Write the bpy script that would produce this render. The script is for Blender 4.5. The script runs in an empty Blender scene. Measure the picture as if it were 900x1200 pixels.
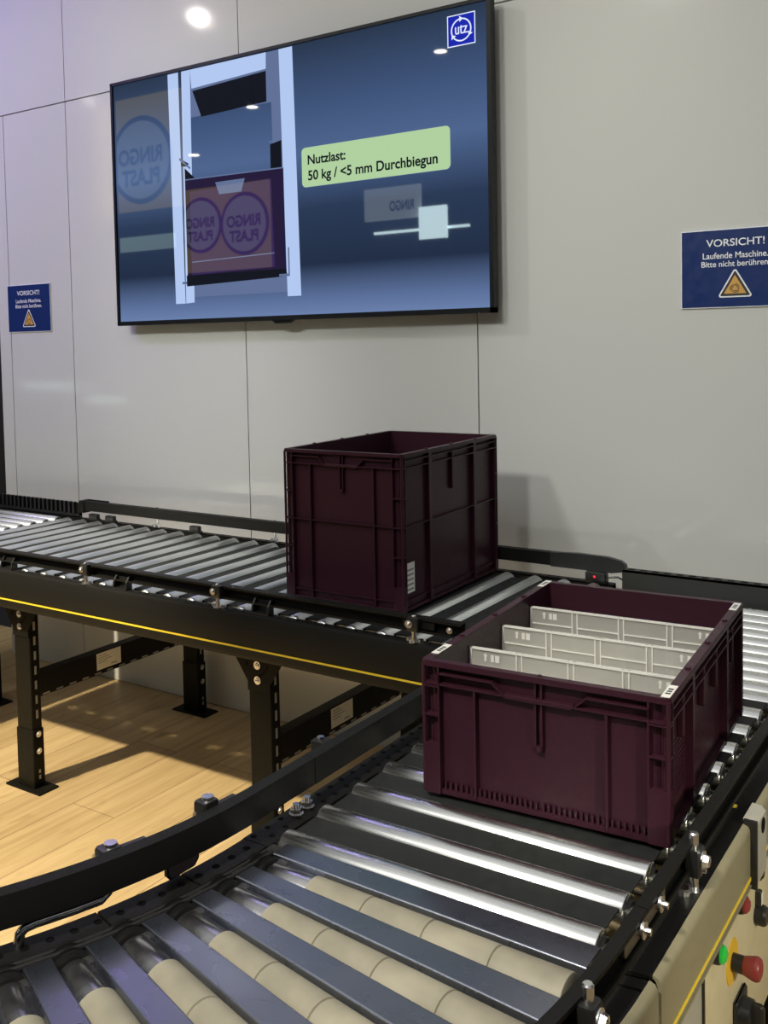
import bpy, math, random
from mathutils import Vector, Matrix
random.seed(7)
S = bpy.context.scene
COL = S.collection
PI = math.pi
RT = 0.805                      # roller top height above the floor

# ------------------------------------------------------------------ camera
f_px = 1186.6
yaw, pitch, roll = -0.6123, -0.0523, -0.0222
cy, sy, cp, sp = math.cos(yaw), math.sin(yaw), math.cos(pitch), math.sin(pitch)
fw = Vector((sy*cp, cy*cp, sp)); rt = Vector((cy, -sy, 0)); up = rt.cross(fw)
c_, s_ = math.cos(roll), math.sin(roll)
r2 = c_*rt + s_*up; u2 = -s_*rt + c_*up
cam = bpy.data.cameras.new('camera'); camo = bpy.data.objects.new('camera', cam); COL.objects.link(camo)
M = Matrix(((r2.x, u2.x, -fw.x, 0), (r2.y, u2.y, -fw.y, -3.1731), (r2.z, u2.z, -fw.z, 0.7483+RT), (0, 0, 0, 1)))
camo.matrix_world = M
cam.sensor_fit = 'AUTO'; cam.sensor_width = 36; cam.lens = 36*f_px/1200
cam.shift_x = 61.02/1200; cam.shift_y = -141.65/1200
cam.clip_start = 0.02
S.camera = camo

# ------------------------------------------------------------------ world, lights, exposure
S.view_settings.view_transform = 'Standard'; S.view_settings.look = 'None'
S.view_settings.exposure = 0.0; S.view_settings.gamma = 1.0; S.view_settings.use_curve_mapping = False
W = bpy.data.worlds.new('hall'); S.world = W; W.use_nodes = True
nt = W.node_tree; bg = nt.nodes['Background']; bg.inputs[1].default_value = 1.0
_tc = nt.nodes.new('ShaderNodeTexCoord'); _sx = nt.nodes.new('ShaderNodeSeparateXYZ'); _cr = nt.nodes.new('ShaderNodeValToRGB'); _mr = nt.nodes.new('ShaderNodeMapRange')
nt.links.new(_tc.outputs['Generated'], _sx.inputs[0]); nt.links.new(_sx.outputs[2], _mr.inputs[0]); _mr.inputs[1].default_value = -1; _mr.inputs[2].default_value = 1
nt.links.new(_mr.outputs[0], _cr.inputs[0]); nt.links.new(_cr.outputs[0], bg.inputs[0])
_e = _cr.color_ramp.elements
while len(_e) < 4: _e.new(0.5)
for _i, (_p, _c) in enumerate(((0.47, (0.012, 0.012, 0.013, 1)), (0.60, (0.018, 0.018, 0.021, 1)), (0.78, (0.17, 0.175, 0.185, 1)), (0.93, (0.60, 0.60, 0.60, 1)))):
    _e[_i].position = _p; _e[_i].color = _c   # dark hall around, lit ceiling above

def spot(name, loc, target, power, color, size=0.06, angle=60, blend=0.6):
    L = bpy.data.lights.new(name, 'SPOT'); L.energy = power; L.color = color; L.shadow_soft_size = size
    L.spot_size = math.radians(angle); L.spot_blend = blend
    o = bpy.data.objects.new(name, L); COL.objects.link(o); o.location = loc
    o.rotation_euler = (Vector(target)-Vector(loc)).to_track_quat('-Z', 'Y').to_euler()
    return o
def area(name, loc, target, power, color, sx, sy_):
    L = bpy.data.lights.new(name, 'AREA'); L.energy = power; L.color = color; L.shape = 'RECTANGLE'; L.size = sx; L.size_y = sy_
    o = bpy.data.objects.new(name, L); COL.objects.link(o); o.location = loc
    o.rotation_euler = (Vector(target)-Vector(loc)).to_track_quat('-Z', 'Y').to_euler()
    return o
spot('spot_lamp', (-3.45, -4.0, 4.3), (-3.05, -1.25, 0.0), 2050, (1.0, 0.88, 0.63), 0.07, 33, 0.55)
spot('spot_lamp', (-1.0, -4.6, 4.4), (-0.80, -2.2, 0.8), 680, (1.0, 0.94, 0.80), 0.12, 32, 0.9)
spot('spot_lamp', (1.2, -2.6, 1.55), (-0.37, -1.62, 0.57), 118, (1.0, 0.94, 0.70), 0.12, 27, 0.5)  # added low fill spot, cone narrowed to brighten the control box and cover
spot('spot_lamp', (-6.1, -3.6, 5.5), (-1.9, 0, 2.25), 230, (1.0, 0.97, 0.93), 0.09, 28, 0.7)
spot('spot_lamp', (-6.1, -3.6, 4.39), (-1.9, 0, 2.15), 14, (1.0, 0.96, 0.88), 0.045, 40, 0.7)
spot('spot_lamp', (-7.97, -4.0, 4.02), (-4.0, 0, 1.4), 14, (1.0, 0.97, 0.88), 0.05, 26, 0.8)
spot('violet_wash_light', (-6.8, -3.0, 5.2), (-4.7, 0, 3.2), 720, (0.40, 0.29, 1.0), 0.25, 46, 1.0)
for x_, p_ in ((-3.8, 560), (-2.0, 400), (-0.2, 540)):
    spot('wall_fill_spot', (x_-0.9, -6.5, 5.1), (x_, 0, 1.72), p_, (0.99, 1.0, 0.935), 0.3, 28, 0.6)  # added unseen fill spots, cones kept to the wall to light it evenly
area('hall_ceiling_light', (-2.2, -4.3, 5.6), (-2.2, -2.2, 0.8), 62, (1.0, 0.98, 0.90), 8.0, 1.6)

# ------------------------------------------------------------------ materials
def srgb(r, g, b):
    def k(v):
        v /= 255.0
        return v/12.92 if v <= 0.04045 else ((v+0.055)/1.055)**2.4
    return (k(r), k(g), k(b), 1)
def mat(name, col, rough=0.5, metal=0.0, spec=0.5, var=0.0, bump=0.0, scale=40, aniso=None, coat=0, emit=None, estr=1.0):
    m = bpy.data.materials.new(name); m.use_nodes = True
    nt = m.node_tree; b = nt.nodes['Principled BSDF']
    b.inputs['Base Color'].default_value = col; b.inputs['Roughness'].default_value = rough
    b.inputs['Metallic'].default_value = metal; b.inputs['Specular IOR Level'].default_value = spec
    if coat: b.inputs['Coat Weight'].default_value = coat; b.inputs['Coat Roughness'].default_value = 0.05
    if emit: b.inputs['Emission Color'].default_value = emit; b.inputs['Emission Strength'].default_value = estr
    tc = nt.nodes.new('ShaderNodeTexCoord'); mp = nt.nodes.new('ShaderNodeMapping'); nz = nt.nodes.new('ShaderNodeTexNoise')
    nt.links.new(tc.outputs['Object'], mp.inputs[0]); nt.links.new(mp.outputs[0], nz.inputs[0])
    nz.inputs['Scale'].default_value = scale; nz.inputs['Detail'].default_value = 4
    if aniso: mp.inputs['Scale'].default_value = aniso
    mr = nt.nodes.new('ShaderNodeMapRange'); nt.links.new(nz.outputs[0], mr.inputs[0])
    mr.inputs[1].default_value = 0.3; mr.inputs[2].default_value = 0.7
    mr.inputs[3].default_value = max(0.02, rough*0.85); mr.inputs[4].default_value = min(1, rough*1.15)
    nt.links.new(mr.outputs[0], b.inputs['Roughness'])
    if var:
        mx = nt.nodes.new('ShaderNodeMixRGB'); mx.blend_type = 'MIX'
        mx.inputs[1].default_value = tuple(c*(1-var) for c in col[:3])+(1,)
        mx.inputs[2].default_value = tuple(min(1, c*(1+var)) for c in col[:3])+(1,)
        m2 = nt.nodes.new('ShaderNodeMapRange'); nt.links.new(nz.outputs[0], m2.inputs[0]); m2.inputs[1].default_value = 0.3; m2.inputs[2].default_value = 0.7
        nt.links.new(m2.outputs[0], mx.inputs[0]); nt.links.new(mx.outputs[0], b.inputs['Base Color'])
    if bump:
        bp = nt.nodes.new('ShaderNodeBump'); bp.inputs['Strength'].default_value = bump; bp.inputs['Distance'].default_value = 0.002
        nt.links.new(nz.outputs[0], bp.inputs['Height']); nt.links.new(bp.outputs[0], b.inputs['Normal'])
    return m
MT = {}
MT['wall'] = mat('white_panel', (0.62, 0.625, 0.60, 1), 0.07, 0, 0.5, 0.0, scale=3)
MT['gap'] = mat('panel_joint', (0.05, 0.05, 0.055, 1), 0.7)
MT['black'] = mat('black_coated_steel', (0.0075, 0.0073, 0.0068, 1), 0.55, 0, 0.2, 0.1, 0.05, 200)
MT['black2'] = mat('black_plastic', (0.012, 0.012, 0.012, 1), 0.35, 0, 0.5)
MT['leg'] = mat('black_brown_leg_paint', (0.0075, 0.007, 0.0052, 1), 0.5, 0, 0.12, 0.08, 0.04, 150)
MT['void'] = mat('hole_black', (0.003, 0.003, 0.003, 1), 0.9, 0, 0.1)
MT['dplate'] = mat('dark_cover_plate', (0.020, 0.022, 0.022, 1), 0.6, 0, 0.2, 0.1, 0.03, 60)
MT['steel'] = mat('brushed_roller_steel', (0.76, 0.77, 0.755, 1), 0.27, 1.0, 0.5, 0.10, 0.0, 30, (0.4, 0.4, 60))
MT['steel_rear'] = mat('satin_zinc_roller', (0.80, 0.83, 0.83, 1), 0.40, 1.0, 0.5, 0.05, 0.0, 30, (60, 0.4, 60))
MT['chrome'] = mat('bright_zinc', (0.74, 0.73, 0.73, 1), 0.24, 1.0, 0.5, 0.06)
MT['zinc'] = mat('blue_zinc_slat', (0.33, 0.35, 0.42, 1), 0.28, 1.0, 0.5, 0.05, 0.0, 9)
MT['rubber'] = mat('grey_roller_sleeve', (0.31, 0.285, 0.215, 1), 0.46, 0, 0.4, 0.2, 0.03, 14)
MT['bin'] = mat('burgundy_plastic', (0.036, 0.0100, 0.0190, 1), 0.38, 0, 0.2, 0.06, 0.02, 120)
MT['white'] = mat('white_label', (0.78, 0.77, 0.72, 1), 0.5)
MT['ink'] = mat('label_ink', (0.03, 0.03, 0.03, 1), 0.6)
MT['grey_ink'] = mat('grey_print', (0.25, 0.25, 0.25, 1), 0.6)
MT['yellow'] = mat('yellow_strip', (0.80, 0.58, 0.035, 1), 0.4)
MT['dullyellow'] = mat('yellow_bearing', (0.45, 0.36, 0.04, 1), 0.5)
MT['endplate'] = mat('charcoal_end_plate', (0.035, 0.036, 0.033, 1), 0.5, 0, 0.3)
MT['belt'] = mat('black_rubber_belt', (0.012, 0.012, 0.012, 1), 0.65, 0, 0.3)
MT['dullzinc'] = mat('dull_zinc', (0.25, 0.24, 0.22, 1), 0.4, 1.0)
MT['taupe'] = mat('taupe_cover', (0.22, 0.198, 0.126, 1), 0.36, 0.0, 0.5, 0.06, 0.02, 60)  # plain taupe tone for the outer side cover
MT['greyplate'] = mat('grey_painted_cap', (0.34, 0.33, 0.29, 1), 0.4, 0, 0.5, 0.05)
MT['panel'] = mat('beige_panel', (0.58, 0.51, 0.34, 1), 0.45, 0, 0.4, 0.04)
MT['red'] = mat('red_button', (0.24, 0.03, 0.03, 1), 0.4)
MT['green'] = mat('lit_green_button', (0.02, 0.35, 0.04, 1), 0.3, emit=(0.03, 0.6, 0.08, 1), estr=0.2)
MT['redled'] = mat('red_indicator', (0.5, 0.01, 0.01, 1), 0.3, emit=(1, 0.02, 0.03, 1), estr=1.0)
MT['ring'] = mat('yellow_ring', (0.75, 0.45, 0.03, 1), 0.5)
MT['signblue'] = mat('navy_sign_face', srgb(16, 42, 100), 0.35, 0, 0.4)
MT['signwhite'] = mat('sign_white', (0.80, 0.82, 0.86, 1), 0.5)
MT['signamber'] = mat('sign_amber', (0.62, 0.34, 0.07, 1), 0.5)
MT['tvcase'] = mat('tv_bezel', (0.004, 0.005, 0.007, 1), 0.4, 0, 0.25)
MT['reflector'] = mat('dark_reflector', (0.20, 0.155, 0.155, 1), 0.12, 0, 0.6)
MT['rod'] = mat('dark_steel_rod', (0.62, 0.62, 0.63, 1), 0.16, 1.0)
MT['dark'] = mat('dark_hall', (0.02, 0.02, 0.025, 1), 0.8)

def screen_mat(name, col, strength=1.0, ramp=None, zr=None, noise=0.0):
    """picture on the lit display: emission under a glossy glass surface"""
    m = bpy.data.materials.new(name); m.use_nodes = True
    nt = m.node_tree; b = nt.nodes['Principled BSDF']
    b.inputs['Base Color'].default_value = (0.004, 0.004, 0.005, 1); b.inputs['Roughness'].default_value = 0.02
    b.inputs['Emission Strength'].default_value = strength
    if ramp:
        tc = nt.nodes.new('ShaderNodeTexCoord'); sx = nt.nodes.new('ShaderNodeSeparateXYZ'); nt.links.new(tc.outputs['Object'], sx.inputs[0])
        mr = nt.nodes.new('ShaderNodeMapRange'); nt.links.new(sx.outputs[2], mr.inputs[0]); mr.inputs[1].default_value = zr[0]; mr.inputs[2].default_value = zr[1]
        cr = nt.nodes.new('ShaderNodeValToRGB'); nt.links.new(mr.outputs[0], cr.inputs[0])
        e = cr.color_ramp.elements
        while len(e) < len(ramp): e.new(0.5)
        for i, (p, c) in enumerate(ramp): e[i].position = p; e[i].color = c
        nt.links.new(cr.outputs[0], b.inputs['Emission Color'])
    else:
        b.inputs['Emission Color'].default_value = col
    return m

def wood_mat():
    m = bpy.data.materials.new('oak_planks'); m.use_nodes = True
    nt = m.node_tree; b = nt.nodes['Principled BSDF']; N = nt.nodes.new; L = nt.links.new
    tc = N('ShaderNodeTexCoord'); mp = N('ShaderNodeMapping'); L(tc.outputs['Object'], mp.inputs[0])
    mp.inputs['Rotation'].default_value = (0, 0, PI/2); mp.inputs['Location'].default_value = (0.4, 0.07, 0)
    br = N('ShaderNodeTexBrick'); L(mp.outputs[0], br.inputs[0])
    br.inputs['Scale'].default_value = 1.0; br.inputs['Brick Width'].default_value = 1.35; br.inputs['Row Height'].default_value = 0.20
    br.inputs['Mortar Size'].default_value = 0.0016; br.inputs['Mortar Smooth'].default_value = 0.1; br.inputs['Bias'].default_value = 0
    br.offset = 0.37
    br.inputs['Color1'].default_value = (0.47, 0.345, 0.185, 1); br.inputs['Color2'].default_value = (0.57, 0.43, 0.24, 1)
    br.inputs['Mortar'].default_value = (0.20, 0.13, 0.06, 1)
    m2 = N('ShaderNodeMapping'); L(tc.outputs['Object'], m2.inputs[0]); m2.inputs['Scale'].default_value = (14, 0.9, 1)
    nz = N('ShaderNodeTexNoise'); L(m2.outputs[0], nz.inputs[0]); nz.inputs['Scale'].default_value = 2.2; nz.inputs['Detail'].default_value = 8; nz.inputs['Roughness'].default_value = 0.62
    cr = N('ShaderNodeValToRGB'); L(nz.outputs[0], cr.inputs[0]); e = cr.color_ramp.elements
    e[0].position = 0.32; e[0].color = (0.72, 0.66, 0.55, 1); e[1].position = 0.66; e[1].color = (1.08, 1.05, 1.02, 1)
    mx = N('ShaderNodeMixRGB'); mx.blend_type = 'MULTIPLY'; mx.inputs[0].default_value = 0.85
    L(br.outputs[0], mx.inputs[1]); L(cr.outputs[0], mx.inputs[2])
    m3 = N('ShaderNodeMapping'); L(tc.outputs['Object'], m3.inputs[0]); m3.inputs['Scale'].default_value = (7, 2.4, 1)
    n3 = N('ShaderNodeTexNoise'); L(m3.outputs[0], n3.inputs[0]); n3.inputs['Scale'].default_value = 1.6; n3.inputs['Detail'].default_value = 3
    c3 = N('ShaderNodeValToRGB'); L(n3.outputs[0], c3.inputs[0]); e = c3.color_ramp.elements
    e[0].position = 0.27; e[0].color = (0.45, 0.35, 0.24, 1); e[1].position = 0.37; e[1].color = (1, 1, 1, 1)
    mx2 = N('ShaderNodeMixRGB'); mx2.blend_type = 'MULTIPLY'; mx2.inputs[0].default_value = 0.6
    L(mx.outputs[0], mx2.inputs[1]); L(c3.outputs[0], mx2.inputs[2]); L(mx2.outputs[0], b.inputs['Base Color'])
    b.inputs['Roughness'].default_value = 0.42; b.inputs['Specular IOR Level'].default_value = 0.4
    bp = N('ShaderNodeBump'); bp.inputs['Strength'].default_value = 0.12; bp.inputs['Distance'].default_value = 0.002
    L(nz.outputs[0], bp.inputs['Height']); L(bp.outputs[0], b.inputs['Normal'])
    return m
MT['wood'] = wood_mat()

def frosted():
    m = bpy.data.materials.new('frosted_divider_plastic'); m.use_nodes = True
    nt = m.node_tree; N = nt.nodes.new; L = nt.links.new
    for n in list(nt.nodes): nt.nodes.remove(n)
    out = N('ShaderNodeOutputMaterial'); d = N('ShaderNodeBsdfDiffuse'); t = N('ShaderNodeBsdfTranslucent'); tr = N('ShaderNodeBsdfTransparent'); g = N('ShaderNodeBsdfGlossy')
    nz = N('ShaderNodeTexNoise'); nz.inputs['Scale'].default_value = 8
    cr = N('ShaderNodeValToRGB'); L(nz.outputs[0], cr.inputs[0]); cr.color_ramp.elements[0].color = (0.72, 0.71, 0.66, 1); cr.color_ramp.elements[1].color = (0.82, 0.81, 0.76, 1)
    L(cr.outputs[0], d.inputs[0]); L(cr.outputs[0], t.inputs[0]); g.inputs['Roughness'].default_value = 0.3
    a = N('ShaderNodeMixShader'); a.inputs[0].default_value = 0.5; L(d.outputs[0], a.inputs[1]); L(t.outputs[0], a.inputs[2])
    bm_ = N('ShaderNodeMixShader'); bm_.inputs[0].default_value = 0.42; L(a.outputs[0], bm_.inputs[1]); L(tr.outputs[0], bm_.inputs[2])
    c = N('ShaderNodeMixShader'); c.inputs[0].default_value = 0.05; L(bm_.outputs[0], c.inputs[1]); L(g.outputs[0], c.inputs[2])
    L(c.outputs[0], out.inputs[0])
    return m
MT['frost'] = frosted()
MT['frost_rib'] = mat('milky_divider_rib', (0.80, 0.79, 0.74, 1), 0.4)

# ------------------------------------------------------------------ mesh builder
class MB:
    def __init__(s): s.v = []; s.f = []; s.m = []; s.mats = []; s.cur = 0
    def use(s, key):
        if key not in s.mats: s.mats.append(key)
        s.cur = s.mats.index(key); return s
    def add(s, vs, fs):
        o = len(s.v); s.v += [tuple(p) for p in vs]
        for q in fs: s.f.append(tuple(o+i for i in q)); s.m.append(s.cur)
        return s
    def box(s, x0, x1, y0, y1, z0, z1, T=None):
        vs = [Vector(p) for p in ((x0,y0,z0),(x1,y0,z0),(x1,y1,z0),(x0,y1,z0),(x0,y0,z1),(x1,y0,z1),(x1,y1,z1),(x0,y1,z1))]
        if T: vs = [T@p for p in vs]
        return s.add(vs, [(0,3,2,1),(4,5,6,7),(0,1,5,4),(1,2,6,5),(2,3,7,6),(3,0,4,7)])
    def bbox(s, x0, x1, y0, y1, z0, z1, b=0.003, T=None):
        """box with chamfered edges: octagon in xy, chamfered top and bottom"""
        b = min(b, 0.45*(x1-x0), 0.45*(y1-y0), 0.45*(z1-z0))
        def loop(i, z): return [(x0+i+b,y0+i,z),(x1-i-b,y0+i,z),(x1-i,y0+i+b,z),(x1-i,y1-i-b,z),(x1-i-b,y1-i,z),(x0+i+b,y1-i,z),(x0+i,y1-i-b,z),(x0+i,y0+i+b,z)]
        vs = []
        for i, z in ((b*0.7, z0), (0, z0+b), (0, z1-b), (b*0.7, z1)): vs += loop(i if i == 0 else i*0.6, z)
        vs = [Vector(p) for p in vs]
        if T: vs = [T@p for p in vs]
        fs = [tuple(reversed(range(8))), tuple(range(24, 32))]
        for k in range(3):
            for i in range(8): j = (i+1) % 8; fs.append((k*8+i, k*8+j, k*8+8+j, k*8+8+i))
        return s.add(vs, fs)
    def prism(s, poly, a0, a1, ax='z', T=None):
        """poly of 2-D points extruded along an axis: z -> (p,q)=(x,y); y -> (x,z); x -> (y,z)"""
        def P(p, q, a): return Vector({'z': (p, q, a), 'y': (p, a, q), 'x': (a, p, q)}[ax])
        n = len(poly); vs = [P(p, q, a0) for p, q in poly]+[P(p, q, a1) for p, q in poly]
        if T: vs = [T@p for p in vs]
        fs = [tuple(reversed(range(n))), tuple(range(n, 2*n))]+[(i, (i+1) % n, n+(i+1) % n, n+i) for i in range(n)]
        return s.add(vs, fs)
    def cyl(s, p, q, r0, r1=None, n=16, caps=True):
        p, q = Vector(p), Vector(q); r1 = r0 if r1 is None else r1
        d = (q-p).normalized(); a = d.orthogonal().normalized(); b = d.cross(a)
        vs = [p+r0*(a*math.cos(2*PI*i/n)+b*math.sin(2*PI*i/n)) for i in range(n)]+[q+r1*(a*math.cos(2*PI*i/n)+b*math.sin(2*PI*i/n)) for i in range(n)]
        fs = [(i, (i+1) % n, n+(i+1) % n, n+i) for i in range(n)]
        if caps: fs += [tuple(reversed(range(n))), tuple(range(n, 2*n))]
        return s.add(vs, fs)
    def rev(s, p, q, prof, n=20):
        """surface of revolution about p->q; prof = [(t along in metres, r)]"""
        p, q = Vector(p), Vector(q); d = (q-p).normalized(); a = d.orthogonal().normalized(); b = d.cross(a)
        vs = []
        for t, r in prof: vs += [p+d*t+r*(a*math.cos(2*PI*i/n)+b*math.sin(2*PI*i/n)) for i in range(n)]
        fs = [tuple(reversed(range(n)))]
        for k in range(len(prof)-1):
            for i in range(n): j = (i+1) % n; fs.append((k*n+i, k*n+j, k*n+n+j, k*n+n+i))
        fs.append(tuple(range((len(prof)-1)*n, len(prof)*n)))
        return s.add(vs, fs)
    def tube(s, pts, r, n=10):
        pts = [Vector(p) for p in pts]; vs = []; a = None
        for i, p in enumerate(pts):
            d = (pts[min(i+1, len(pts)-1)]-pts[max(i-1, 0)]).normalized()
            a = d.orthogonal().normalized() if a is None else (a-d*a.dot(d)).normalized()
            b = d.cross(a); vs += [p+r*(a*math.cos(2*PI*k/n)+b*math.sin(2*PI*k/n)) for k in range(n)]
        fs = [tuple(reversed(range(n)))]
        for i in range(len(pts)-1):
            for k in range(n): j = (k+1) % n; fs.append((i*n+k, i*n+j, i*n+n+j, i*n+n+k))
        fs.append(tuple(range((len(pts)-1)*n, len(pts)*n)))
        return s.add(vs, fs)
    def arc(s, prof, t0, t1, n, cx, cy_):
        """closed profile of (radius, z) swept around a vertical axis"""
        k = len(prof); vs = []
        for i in range(n+1):
            t = t0+(t1-t0)*i/n
            vs += [(cx+r*math.cos(t), cy_+r*math.sin(t), z) for r, z in prof]
        fs = [tuple(range(k)), tuple(reversed(range(n*k, n*k+k)))]
        for i in range(n):
            for j in range(k): l = (j+1) % k; fs.append((i*k+j, i*k+k+j, i*k+k+l, i*k+l))
        return s.add(vs, fs)
    def ringpoly(s, outer, inner, z0, z1):
        """vertical ring between two outlines with the same number of points"""
        n = len(outer); vs = [(x, y, z) for z in (z0, z1) for L_ in (outer, inner) for x, y in L_]
        fs = []
        for i in range(n):
            j = (i+1) % n
            fs += [(i, j, 2*n+j, 2*n+i), (n+j, n+i, 3*n+i, 3*n+j), (2*n+i, 2*n+j, 3*n+j, 3*n+i), (j, i, n+i, n+j)]
        return s.add(vs, fs)
    def text(s, body, width, height, cx, top, T, align='c', bold=0.0):
        """flat lettering: bounding box scaled to width x height (height=None keeps the aspect), in local x,y, then T"""
        cu = bpy.data.curves.new('lettering', 'FONT'); cu.body = body; cu.offset = bold
        o = bpy.data.objects.new('lettering', cu); COL.objects.link(o)
        bpy.context.view_layer.update()
        me = bpy.data.meshes.new_from_object(o.evaluated_get(bpy.context.evaluated_depsgraph_get()))
        xs = [v.co.x for v in me.vertices]; ys = [v.co.y for v in me.vertices]
        k = width/(max(xs)-min(xs)); kh = k if height is None else height/(max(ys)-min(ys))
        x0 = cx-width/2 if align == 'c' else cx
        vs = [T@Vector((x0+(v.co.x-min(xs))*k, top-(max(ys)-v.co.y)*kh, 0)) for v in me.vertices]
        s.add(vs, [tuple(p.vertices) for p in me.polygons])
        bpy.data.objects.remove(o); bpy.data.curves.remove(cu); bpy.data.meshes.remove(me)
        return s
    def mesh(s, name, key=None, smooth=35, origin=(0, 0, 0), weld=False):
        me = bpy.data.meshes.new(name); o = Vector(origin)
        me.from_pydata([Vector(p)-o for p in s.v], [], s.f)
        keys = s.mats or [key]
        for k in keys: me.materials.append(MT[k])
        if s.mats:
            me.polygons.foreach_set('material_index', s.m)
        me.validate(); me.update()
        import bmesh
        bm = bmesh.new(); bm.from_mesh(me); bmesh.ops.recalc_face_normals(bm, faces=bm.faces); bm.to_mesh(me); bm.free()
        if smooth:
            me.shade_smooth(); me.set_sharp_from_angle(angle=math.radians(smooth))
        return me

def wloc(o):
    p = Vector((0, 0, 0))
    while o: p += o.location; o = o.parent
    return p
def part(mb, name, key, parent, label=None, smooth=35, local=False):
    """mesh object under a parent; mb in world coordinates (z measured from the floor) unless local"""
    o = bpy.data.objects.new(name, mb.mesh(name, key, smooth, (0, 0, 0) if local or parent is None else wloc(parent)))
    COL.objects.link(o)
    if parent is not None: o.parent = parent
    if label: o['label'] = label
    return o
def thing(name, label, cat, loc=(0, 0, 0), rz=0, group=None):
    o = bpy.data.objects.new(name, None); COL.objects.link(o); o.location = loc; o.rotation_euler = (0, 0, rz)
    o.empty_display_size = 0.05
    o['label'] = label; o['category'] = cat
    if group: o['group'] = group
    return o
def struct(mb, name, key, smooth=35):
    o = part(mb, name, key, None, smooth=smooth); o['kind'] = 'structure'; return o
def copy_under(src, parent, loc, rz=0):
    c = src.copy(); COL.objects.link(c); c.parent = parent; c.location = loc; c.rotation_euler = (0, 0, rz)
    for g in src.children:
        d = g.copy(); COL.objects.link(d); d.parent = c
    return c
class ZB(MB):
    """mesh builder that takes z relative to the roller tops"""
    def add(s, vs, fs): return MB.add(s, [(p[0], p[1], p[2]+RT) for p in vs], fs)

# ------------------------------------------------------------------ setting
struct(MB().box(-14, 6, -11, 0.3, -0.05, 0.0), 'floor', 'wood', 0)
# wall of white panels: lower row and upper row with open joints in front of a dark carcass
g = 0.0022
wb = MB()
lower = [-4.232, -4.144, -3.692, -2.649, -1.605, 0.62, 1.7]
upper = [-4.232, -3.692, -2.649, -1.605, 0.62, 1.7]
zj = 1.8599+RT
for a, b in zip(lower[:-1], lower[1:]): wb.box(a+g, b-g, 0, 0.02, 0.004, zj-g)
for a, b in zip(upper[:-1], upper[1:]): wb.box(a+g, b-g, 0, 0.02, zj+g*1.6, 4.2)
struct(wb, 'wall_back', 'wall', 0)
struct(MB().box(-4.228, 1.7, 0.021, 0.10, 0, 4.2), 'trim_1', 'gap', 0)
struct(MB().box(-7.5, -4.10, 0.9, 1.0, 0, 4.2), 'dark_backdrop', 'dark', 0)  # dark sheet added to stand in for the dim depth past the wall end

# ------------------------------------------------------------------ display on the wall
tx0, tx1, tz0, tz1 = -3.317, -1.506, 0.822, 1.867
TV = thing('television', 'large flat screen hung on the white panel wall showing a lifting test', 'television', (-2.41, -0.07, RT+0.82))
b = ZB()
bz = 0.012
for (a0, a1, c0, c1) in ((tx0, tx1, tz1-bz, tz1), (tx0, tx1, tz0, tz0+bz*1.5), (tx0, tx0+bz, tz0, tz1), (tx1-bz*1.3, tx1, tz0, tz1)):
    b.box(a0, a1, -0.072, -0.045, c0, c1)
part(b, 'bezel', 'tvcase', TV, smooth=0)
b = ZB().box(tx0+0.004, tx1-0.004, -0.0615, -0.03, tz0+0.004, tz1-0.004).box(tx0+0.3, tx1-0.3, -0.03, -0.012, tz0+0.2, tz1-0.25).box(-2.75, -2.1, -0.012, -0.0, tz0+0.3, tz1-0.35)
part(b, 'back_shell', 'tvcase', TV, smooth=0)
b = ZB().prism([(-2.46, tz0), (-2.36, tz0), (-2.375, tz0-0.012), (-2.445, tz0-0.012)], -0.066, -0.05, 'y')
part(b, 'logo_bump', 'tvcase', TV, smooth=0)
MT['scr_bg'] = screen_mat('display_picture', None, 1.45, [(0.0, srgb(92, 112, 150)), (0.08, srgb(74, 92, 128)), (0.20, srgb(24, 36, 56)), (0.40, srgb(32, 46, 70)), (0.60, srgb(64, 84, 120)), (0.80, srgb(48, 66, 98)), (1.0, srgb(30, 42, 60))], (0.0, 1.045))
MT['scr_post'] = screen_mat('display_white', srgb(178, 200, 240), 1.0)
MT['scr_mid'] = screen_mat('display_grey', srgb(96, 112, 150), 1.0)
MT['scr_dark'] = screen_mat('display_dark', srgb(14, 18, 28), 1.0)
MT['scr_bin'] = screen_mat('display_purple', srgb(52, 36, 84), 1.0)
MT['scr_bin2'] = screen_mat('display_deep_purple', srgb(34, 24, 56), 1.0)
MT['scr_cap'] = screen_mat('display_caption', srgb(176, 208, 160), 1.0)
MT['scr_text'] = screen_mat('display_text', srgb(14, 24, 30), 1.0)
MT['scr_blue'] = screen_mat('display_logo_blue', srgb(22, 38, 170), 1.0)
MT['scr_white'] = screen_mat('display_logo_white', srgb(225, 232, 255), 1.0)
fy = -0.0625
b = ZB(); b.use('scr_bg'); b.box(tx0+bz, tx1-bz*1.3, fy, fy+0.0008, tz0+bz*1.5, tz1-bz)
scr = part(b, 'screen', 'scr_bg', TV, 'lit picture of a crate between two white posts', smooth=0)
def quad(b, pts, y):
    n = len(pts); return b.add([(x, y, z) for x, z in pts], [tuple(range(n))])
b = ZB()
b.use('scr_mid'); quad(b, [(-2.90, 1.846), (-2.39, 1.852), (-2.382, 0.93), (-2.913, 0.93)], fy-0.0004)
b.use('scr_bg'); quad(b, [(-2.86, 1.66), (-2.44, 1.66), (-2.43, 0.99), (-2.87, 0.99)], fy-0.0006)
b.use('scr_post')
quad(b, [(-2.981, 1.852), (-2.922, 1.852), (-2.917, 0.905), (-2.971, 0.905)], fy-0.0008)
quad(b, [(-2.904, 1.852), (-2.856, 1.852), (-2.866, 0.908), (-2.913, 0.905)], fy-0.0010)
quad(b, [(-2.398, 1.852), (-2.333, 1.852), (-2.317, 0.913), (-2.382, 0.913)], fy-0.0010)
quad(b, [(-2.856, 1.852), (-2.46, 1.852), (-2.462, 1.79), (-2.85, 1.775)], fy-0.0010)
b.use('scr_dark')
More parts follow.
